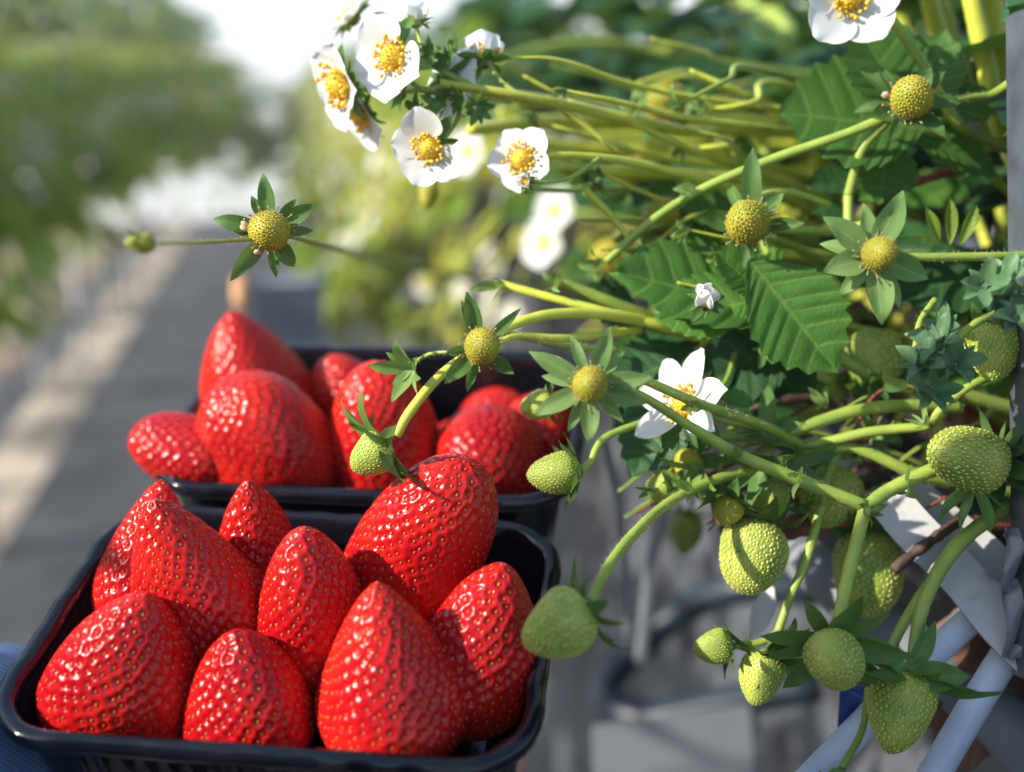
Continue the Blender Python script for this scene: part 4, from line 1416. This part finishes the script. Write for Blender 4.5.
# central bracts
for k, (x, y, d, ax, l) in enumerate(((770, 440, .445, (-.3, .8, .5), 50), (790, 462, .44, (.4, -.2, .8), 46), (760, 468, .44, (-.6, -.3, .7), 44), (700, 468, .445, (-.6, -.4, .5), 40), (720, 488, .44, (-.1, -.9, .4), 42), (866, 512, .402, (.6, .4, .6), 22), (800, 470, .45, (.1, .5, .8), 40))):
    calyx('bract', P(x, y, d), dirc(*ax), px(4, d), px(l, d), px(l * .36, d), .7, 1.0, pA, pA, M_bract if k % 2 else M_sepal, n=5, seed=230 + k, jit=.5)
# hanging fruits
unripe(pA, P(762, 520, .455), dirc(-.28, -.95, .2), px(74, .455), px(33, .455), seed=89, ts=.36, p=2.0, q=.5, nseed=460, clen=px(40, .455), a0=1.6, a1=2.2, rows=80, cols=130, matl=M_sepal)
stalk(pA, [(830, 460, .47), (790, 470, .46), (772, 490, .458), (763, 520, .455)], [4, 4, 4], matl=M_stem, hn=120)
unripe(pA, P(872, 528, .50), dirc(-.12, -.98, .15), px(84, .50), px(31, .50), seed=90, ts=.4, p=2.2, q=.5, nseed=420, clen=px(46, .5), a0=1.4, a1=2.3, matl=M_sepal)
unripe(pA, P(733, 500, .445), dirc(-.5, -.7, .5), px(30, .445), px(15, .445), seed=91, yellow=True, clen=px(30, .445), a0=1.4, a1=1.6)
unripe(pA, P(690, 462, .47), dirc(-.3, -.2, .9), px(28, .47), px(15, .47), seed=92, yellow=True, clen=px(40, .47), csw=.3, a0=1.3, a1=1.4)
unripe(pA, P(770, 482, .47), dirc(-.1, -.8, .5), px(40, .47), px(19, .47), seed=93)
unripe(pA, P(672, 478, .475), dirc(-.7, -.5, .5), px(32, .475), px(16, .475), seed=94)
unripe(pA, P(838, 470, .50), dirc(-.4, -.8, .4), px(60, .5), px(30, .5), seed=95, ca=False)
unripe(pA, P(690, 512, .62), dirc(-.2, -.95, .2), px(40, .62), px(17, .62), seed=96)
stalk(pA, [(700, 450, .48), (696, 480, .56), (690, 512, .62)], [2, 2], hn=20)
stalk(pA, [(822, 505, .45), (806, 560, .445), (790, 598, .44), (778, 632, .437)], [4.5, 4.5, 4, 4], matl=M_stem, hn=240)
stalk(pA, [(845, 440, .47), (826, 480, .455), (822, 505, .45)], [4, 4], matl=M_stem, hn=60)
unripe(pA, P(732, 646, .430), dirc(-1, -.02, .15), px(40, .43), px(17, .43), seed=97, clen=px(26, .43), a0=1.3, a1=1.0, nseed=240)
unripe(pA, P(768, 652, .428), dirc(-.30, -.94, .15), px(54, .428), px(24, .428), seed=98, clen=px(44, .428), a0=1.5, a1=2.0, nseed=280)
stalk(pA, [(778, 632, .437), (762, 642, .433), (735, 646, .430)], [3.5, 3.5], matl=M_stem, hn=60)
calyx('bract', P(772, 640, .43), dirc(.4, -.5, .6), px(5, .43), px(44, .43), px(20, .43), .9, 1.2, pA, pA, M_bract, n=7, seed=241)
unripe(pA, P(829, 640, .382), dirc(-.06, -.45, .88), px(58, .376), px(31, .374), seed=99, ts=.5, p=2.4, q=.5, nseed=330, clen=px(72, .376), a0=1.45, a1=1.35, rows=80, cols=130, csw=.38, calyx_n=9)
stalk(pA, [(1050, 490, .44), (1000, 512, .425), (955, 548, .415), (925, 600, .405), (912, 662, .395)], [6.5, 7, 7.5, 7, 6], matl=M_stem, hn=420)
stalk(pA, [(1040, 500, .46), (985, 522, .44), (935, 575, .43), (900, 630, .42), (880, 680, .415)], [5, 5, 5, 5], matl=M_stem, hn=300)
unripe(pA, P(908, 668, .393), dirc(-.30, -.92, .25), px(88, .393), px(33, .393), seed=103, ts=.34, p=1.7, q=.6, nseed=330, clen=px(70, .393), a0=1.2, a1=1.5, rows=80, cols=130, csw=.42, calyx_n=8, roll=.3, flat=.9)
calyx('calyx', P(905, 676, .385), dirc(.25, .25, .9), px(8, .385), px(72, .385), px(30, .385), 1.3, 1.2, pA, pA, M_sepal, n=8, seed=217, drop=.3, jit=.5)
unripe(pA, P(838, 772, .395), dirc(-.05, -.95, .25), px(60, .395), px(28, .395), seed=104, clen=px(56, .395), a0=1.1, a1=1.0, csw=.42)
stalk(pA, [(868, 690, .43), (862, 730, .41), (842, 768, .397)], [3.5, 3.5], matl=M_stem, hn=60)
# old dry runners
for k, (pts, r, m) in enumerate((([(985, 166, .55), (950, 172, .54), (915, 182, .54), (870, 194, .545)], [5, 4.5, 4], M_dry),
                                 ([(1010, 522, .50), (930, 526, .49), (850, 520, .49), (770, 540, .50)], [7, 8, 7, 5], M_dry),
                                 ([(960, 500, .52), (880, 508, .51), (800, 518, .51), (740, 552, .52)], [7, 7, 6, 4], M_dry),
                                 ([(900, 470, .53), (840, 490, .52), (780, 500, .52), (720, 530, .53)], [6, 7, 6, 4], M_drydark),
                                 ([(870, 415, .52), (820, 400, .50), (780, 400, .49), (750, 410, .49)], [5, 5, 5, 3], M_drydark),
                                 ([(960, 520, .45), (925, 545, .44), (893, 570, .435)], [5, 5, 5], M_drydark))):
    stalk(pA, pts, r, name='dry_runner', matl=m, hair=False, lump=.18, seg=8)

# thin tangled stems and small leaves between the plants
rs = random.Random(41)
for k in range(46):
    own = rs.choice((pB, pC, pC, pD))
    y0 = rs.uniform(60, 330)
    xe = rs.uniform(480, 720)
    de = rs.uniform(.47, .62)
    ye = y0 - rs.uniform(-40, 60)
    pts = [(rs.uniform(800, 930), y0 + rs.uniform(0, 60), de + .10), ((xe + 830) / 2, y0 + rs.uniform(-12, 22), de + .05), (xe + 50, (y0 + ye) / 2 + rs.uniform(-10, 10), de + .01), (xe, ye, de)]
    r0 = rs.uniform(1.6, 4.2)
    if ye < 20 or (xe < 560 and ye > 190):
        continue
    stalk(own, pts, [r0 * 1.15, r0, r0 * .8, r0 * .5], matl=M_stemy if k % 3 else M_stem, hn=90, seg=7)
    if k % 2:
        calyx('calyx', P(xe, ye, de), dirc(-.8, rs.uniform(-.7, .5), rs.uniform(0, .7)), px(2.5, de), px(rs.uniform(12, 20), de), px(8, de), .5, .8, own, own, M_bract if k % 4 else M_sepal, n=7, seed=300 + k, jit=.5)
for k in range(26):
    own = rs.choice((pA, pB))
    x, y, d = rs.uniform(650, 900), rs.uniform(330, 510), rs.uniform(.44, .54)
    calyx('bract', P(x, y, d), dirc(rs.uniform(-1, .6), rs.uniform(-.8, .8), rs.uniform(0, .9)), px(3, d), px(rs.uniform(16, 32), d), px(rs.uniform(7, 12), d), .4, .8, own, own, rs.choice((M_bract, M_sepal)), n=6, seed=400 + k, jit=.6)
for k in range(26):
    own = rs.choice((pA, pB, pC))
    x, y, d = rs.uniform(640, 990), rs.uniform(130, 420), rs.uniform(.53, .62)
    a = rs.uniform(2.2, 4.6)
    l = rs.uniform(38, 74)
    leaf(own, [((x, y, d), (x + l * cos(a), y - l * sin(a) * .8, d - .01), l * .85, unit(.6 * TOV + .7 * UPW + rs.uniform(-.4, .4) * Rt))], matl=M_leaf if k % 3 else M_leafd, nu=54, nv=9, nt_=7, fold=.3, droop=.15)
for k in range(30):
    own = rs.choice((pA, pB))
    x, y, d = rs.uniform(640, 1000), rs.uniform(380, 520), rs.uniform(.47, .56)
    stalk(own, [(x + rs.uniform(30, 120), y + rs.uniform(-60, 20), d + .02), (x + 20, y - rs.uniform(5, 25), d), (x - rs.uniform(10, 40), y + rs.uniform(0, 30), d - .01)], [rs.uniform(1.5, 3.5), 2, 1], matl=M_stem if k % 3 else M_dry, hn=50, seg=6)

# background foliage of the four plants: petioles rising, leaves deep in shade, low leaf skirts
rs = random.Random(99)
for p_, nl in ((pA, 9), (pB, 13), (pC, 14), (pD, 14)):
    b = ORG[p_.name]
    for k in range(nl):
        az = 2 * pi * k / nl + rs.uniform(-.3, .3)
        # keep the leaves off the side towards the camera
        d = np.array([cos(az) * .75 + .12, sin(az) * .6 + .30, 0]) * rs.uniform(.05, .17)
        hgt = rs.uniform(.07, .22) if k % 3 else rs.uniform(.03, .09)
        e = b + d + np.array([0, 0, hgt])
        if e[0] < .21 and hgt > .10:
            e[0] = .22 + rs.uniform(0, .08)
        mb = MB()
        tube(mb, [b + (0, 0, .01), b + d * .4 + (0, 0, hgt * .6), e], [.0028, .0018], n=10, seg=7, mi=1)
        out = unit([cos(az), sin(az) + .3, rs.uniform(-.5, .1)])
        sd = unit(np.cross(out, (0, 0, 1)))
        up = unit(np.array([rs.uniform(-.5, .3), rs.uniform(-.6, .2), 1]))
        sz = rs.uniform(.06, .082)
        for q, dv in enumerate((out, unit(out * .35 + sd), unit(out * .35 - sd))):
            blade(mb, e + dv * .004, e + dv * sz * (1 if q == 0 else .9), sz * .8, up, nt_=8, nu=50, nv=11, fold=.25, droop=.2, seed=k * 3 + q)
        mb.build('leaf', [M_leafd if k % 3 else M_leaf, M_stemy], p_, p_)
    for k in range(10):
        az = rs.uniform(1.6, 4.4)
        d = np.array([cos(az), sin(az) * .8 + .3, 0]) * rs.uniform(.08, .16)
        e = b + d + np.array([0, 0, rs.uniform(-.02, .10)])
        mb = MB()
        tube(mb, [b + (0, 0, .01), b + d * .5 + (0, 0, rs.uniform(.04, .1)), e], [.0024, .0014], n=10, seg=6)
        mb.build('stalk', M_stemy if k % 2 else M_stem, p_, p_)

# ================================================================== FRAME OF THE NEAR GUTTER
def pipe_thing(name, label, cat, pts, r, m, seg=16, group=None, lump=0):
    W = [np.asarray(q, float) for q in pts]
    mb = MB()
    tube(mb, W, r, n=30 if len(W) > 2 else 4, seg=seg, lump=lump)
    o = mb.build(name, m, None, None, loc=W[0])
    return tag(o, label, cat, group)


# white lip: two bands that run along the row
def band(name, label, a, b, w, nrm, t, m, loc):
    a, b = np.asarray(a, float), np.asarray(b, float)
    y = unit(b - a)
    n = unit(np.asarray(nrm) - np.dot(nrm, y) * y)
    x = np.cross(y, n)
    mb = MB()
    V = []
    k = 40
    for i in range(k):
        c = a + (b - a) * i / (k - 1) + n * .0012 * sin(i * .23) + x * .0008 * sin(i * .31 + 1)
        for (sx, sn) in ((-.5, 0), (-.5, t), (.5, t), (.5, 0)):
            V.append(c + x * (w * sx) + n * sn)
    F = grid_faces(k, 4, True) + [(0, 1, 2, 3), tuple(range(4 * k - 1, 4 * k - 5, -1))]
    mb.add(V, F)
    return tag(mb.build(name, m, None, None, smooth=False, loc=a), label, 'band')


band('support_band', 'broad white plastic band along the gutter edge, scratched, above the two pale pipes', P(1075, 702, .40), P(880, 492, .47), px(42, .43), TOV + .5 * UPW - .3 * Rt, .0015, M_band, None)
band('support_band', 'second, shadier white band on the gutter side of the scratched one', P(1085, 640, .43), P(905, 488, .50), px(36, .46), TOV + .6 * UPW - .2 * Rt, .0015, M_band, None)
pipe_thing('support_pipe', 'pale blue painted pipe under the white band, upper of the two', 'pipe', [P(1002, 588, .46), P(975, 614, .455), P(910, 676, .445), P(800, 790, .43), P(740, 850, .42)], px(13.5, .45), M_pipe, group='pale blue pipes holding up the band')
pipe_thing('support_pipe', 'pale blue painted pipe beside the brown dead leaf, lower of the two', 'pipe', [P(1040, 612, .445), P(1013, 645, .44), P(975, 705, .43), P(925, 790, .415), P(890, 850, .405)], px(14.5, .43), M_pipe, group='pale blue pipes holding up the band')
# leaning post at the right edge
mb = MB()
a, b = P(1051, -120, .42), P(1060, 620, .40)
ax_ = unit(b - a)
hx = px(34, .41)
xx = unit(Rt - np.dot(Rt, ax_) * ax_)
yy_ = np.cross(ax_, xx)
V = []
for c in (a - ax_ * .3, b + ax_ * .02):
    for (p_, q_) in ((-1, -.8), (-.8, -1), (.8, -1), (1, -.8), (1, .8), (.8, 1), (-.8, 1), (-1, .8)):
        V.append(c + xx * hx * p_ + yy_ * hx * q_)
mb.add(V, grid_faces(2, 8, True) + [tuple(range(8))[::-1], tuple(range(8, 16))])
tag(mb.build('metal_post', M_post, None, None, smooth=False, loc=b), 'grey galvanised post at the right edge, beside the plants', 'post')
# clear film scrap at the post foot
mb = MB()
V = []
for i in range(14):
    for j in range(8):
        x, y = 1004 + j * 6, 528 + i * 10
        V.append(P(x + 3 * sin(i * .8), y, .405 + .004 * sin(i * 1.1 + j) + .002 * sin(j * 2.3 + i * 2)))
mb.add(V, grid_faces(14, 8))
sc_ = mb.build('film_scrap', M_drip, None, None, loc=V[0])
sc_.modifiers.new('thick', 'SOLIDIFY').thickness = .0004
tag(sc_, 'crumpled clear plastic film hanging at the foot of the grey post', 'film')
# dead leaf
dl = thing('dead_leaf', P(985, 660, .47), 'crinkled brown dead leaf hanging behind the pale pipes', 'leaf')
mb = MB()
blade(mb, P(985, 590, .475), P(965, 762, .478), px(130, .475), TOV - .2 * Rt, nt_=9, nu=80, nv=19, fold=.05, droop=-.05, corr=.05, curl=.15, seed=5, sharp=.2)
o_ = mb.build('blade', M_deadleaf, dl, dl)
# film skirt of the gutter, and the pale drain rail under the lip
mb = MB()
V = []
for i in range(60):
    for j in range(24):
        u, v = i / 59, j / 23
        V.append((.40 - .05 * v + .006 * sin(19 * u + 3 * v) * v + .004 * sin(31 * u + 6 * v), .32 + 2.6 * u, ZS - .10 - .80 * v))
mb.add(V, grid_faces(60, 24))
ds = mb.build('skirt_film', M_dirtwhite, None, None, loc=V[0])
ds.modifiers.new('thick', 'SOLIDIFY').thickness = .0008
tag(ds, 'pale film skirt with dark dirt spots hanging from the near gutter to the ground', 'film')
pipe_thing('drain_rail', 'broad pale plastic rail under the hanging fruits, running along the gutter', 'rail', [P(1100, 800, .46), P(960, 690, .49), P(860, 605, .53), P(770, 530, .60)], [px(34, .46), px(26, .5), px(20, .56)], M_grey)
# drip tubes, hose, low panel, white sliver shaped as a sun patch, blue tag
pipe_thing('drip_tube', 'thin translucent drip tube hanging below the dark leaf, nearer the punnet', 'tube', [P(604, 440, .62), P(614, 480, .63), P(622, 530, .65), P(628, 640, .70)], px(4, .63), M_drip, group='translucent drip tubes')
pipe_thing('drip_tube', 'blurred translucent drip tube hanging left of the fruits, farther from the punnet', 'tube', [P(672, 470, .66), P(660, 520, .68), P(650, 570, .70), P(640, 660, .74)], px(6, .68), M_drip, group='translucent drip tubes')
pipe_thing('hose', 'blurred dark curve of irrigation hose below the gutter', 'hose', [P_far(820, 590, .80), P_far(745, 588, .82), P_far(690, 606, .85), P_far(640, 645, .86), P_far(606, 690, .85), P_far(640, 718, .82), P_far(720, 704, .80), P_far(820, 684, .78)], px(16, .83), M_hose)
mb = MB()
pb = [P_far(592, 728, .74), P_far(750, 706, .76), P_far(756, 840, .74), P_far(596, 840, .72)]
mb.add(pb + [q + Fw * .004 for q in pb], [(0, 1, 2, 3), (7, 6, 5, 4), (0, 4, 5, 1), (1, 5, 6, 2), (2, 6, 7, 3), (3, 7, 4, 0)])
tag(mb.build('foam_board', M_grey, None, None, smooth=False, loc=pb[0]), 'pale grey board low under the gutter below the hose loop', 'board')
mb = MB()
blade(mb, P(752, 640, .50), P(772, 588, .50), px(22, .5), TOV - .3 * Rt + .2 * UPW, nt_=2, nu=20, nv=7, sharp=.0, fold=.1, droop=0, corr=0)
sl = mb.build('sun_sliver', M_white, None, None, loc=P(752, 640, .50))
sl.modifiers.new('thick', 'SOLIDIFY').thickness = .0006
tag(sl, 'small pointed white sliver added as a patch of sunlight under the hanging fruits', 'label')
mb = MB()
A_ = [P(842, 668, .44), P(868, 676, .445), P(858, 742, .45), P(838, 728, .445)]
mb.add(A_ + [q + Fw * .001 for q in A_], [(0, 1, 2, 3), (7, 6, 5, 4), (0, 4, 5, 1), (1, 5, 6, 2), (2, 6, 7, 3), (3, 7, 4, 0)])
tag(mb.build('tag', M_blue, None, None, smooth=False, loc=A_[0]), 'small blue plastic tag behind the two lowest green fruits', 'tag')
pipe_thing('stake', 'short blurred tan stake behind the tall pointed strawberry', 'stake', [P(240, 330, .9), P(241, 280, .92)], px(9, .9), M_terra)
mb = MB()
q0 = P(290, 340, 1.5)
box(mb, q0[0] - .045, q0[0] + .045, q0[1] - .03, q0[1] + .03, 0, q0[2] + .08)
tag(mb.build('concrete_post', M_grey, None, None, smooth=False, loc=(q0[0], q0[1], 0)), 'grey blurred block standing in the aisle behind the second punnet', 'post')

# thin haze volume added over the whole scene, softening the far rows
hz = MB()
box(hz, -62, 62, -32, 92, -1, 4.6)
m_, nt_h = nt_new('haze')
o_h = N(nt_h, 'ShaderNodeOutputMaterial')
v_h = N(nt_h, 'ShaderNodeVolumePrincipled')
v_h.inputs['Density'].default_value = .012
v_h.inputs['Color'].default_value = (.96, .97, .97, 1)
v_h.inputs['Anisotropy'].default_value = .2
nt_h.links.new(v_h.outputs[0], o_h.inputs['Volume'])
tag(hz.build('haze', m_, None, None, smooth=False), kind='stuff')

# ================================================================== LIGHT
SUN_EL, SUN_AZ = radians(30), radians(-100)      # azimuth measured from +Y towards +X
w = bpy.data.worlds.new('World')
scene.world = w
w.use_nodes = True
nt = w.node_tree
nt.nodes.clear()
sky = nt.nodes.new('ShaderNodeTexSky')
sky.sky_type = 'NISHITA'
sky.sun_disc = False
sky.sun_elevation = SUN_EL
sky.sun_rotation = SUN_AZ
bg = nt.nodes.new('ShaderNodeBackground')
bg.inputs['Strength'].default_value = .15
wo = nt.nodes.new('ShaderNodeOutputWorld')
nt.links.new(sky.outputs[0], bg.inputs[0])
nt.links.new(bg.outputs[0], wo.inputs[0])
ld = bpy.data.lights.new('sun', 'SUN')
ld.energy = 4.1
ld.angle = radians(.55)
ld.color = (1, .93, .81)
lo = bpy.data.objects.new('sun', ld)
COL.objects.link(lo)
sd_ = Vector((cos(SUN_EL) * sin(SUN_AZ), cos(SUN_EL) * cos(SUN_AZ), sin(SUN_EL)))
lo.rotation_euler = sd_.to_track_quat('Z', 'Y').to_euler()
lo.location = (3, 3, 6)

scene.view_settings.view_transform = 'Standard'
scene.view_settings.look = 'None'
scene.view_settings.exposure = 1.06
scene.view_settings.gamma = 1
scene.view_settings.use_curve_mapping = False
scene.cycles.use_denoising = True
scene.cycles.max_bounces = 8
scene.cycles.transparent_max_bounces = 4
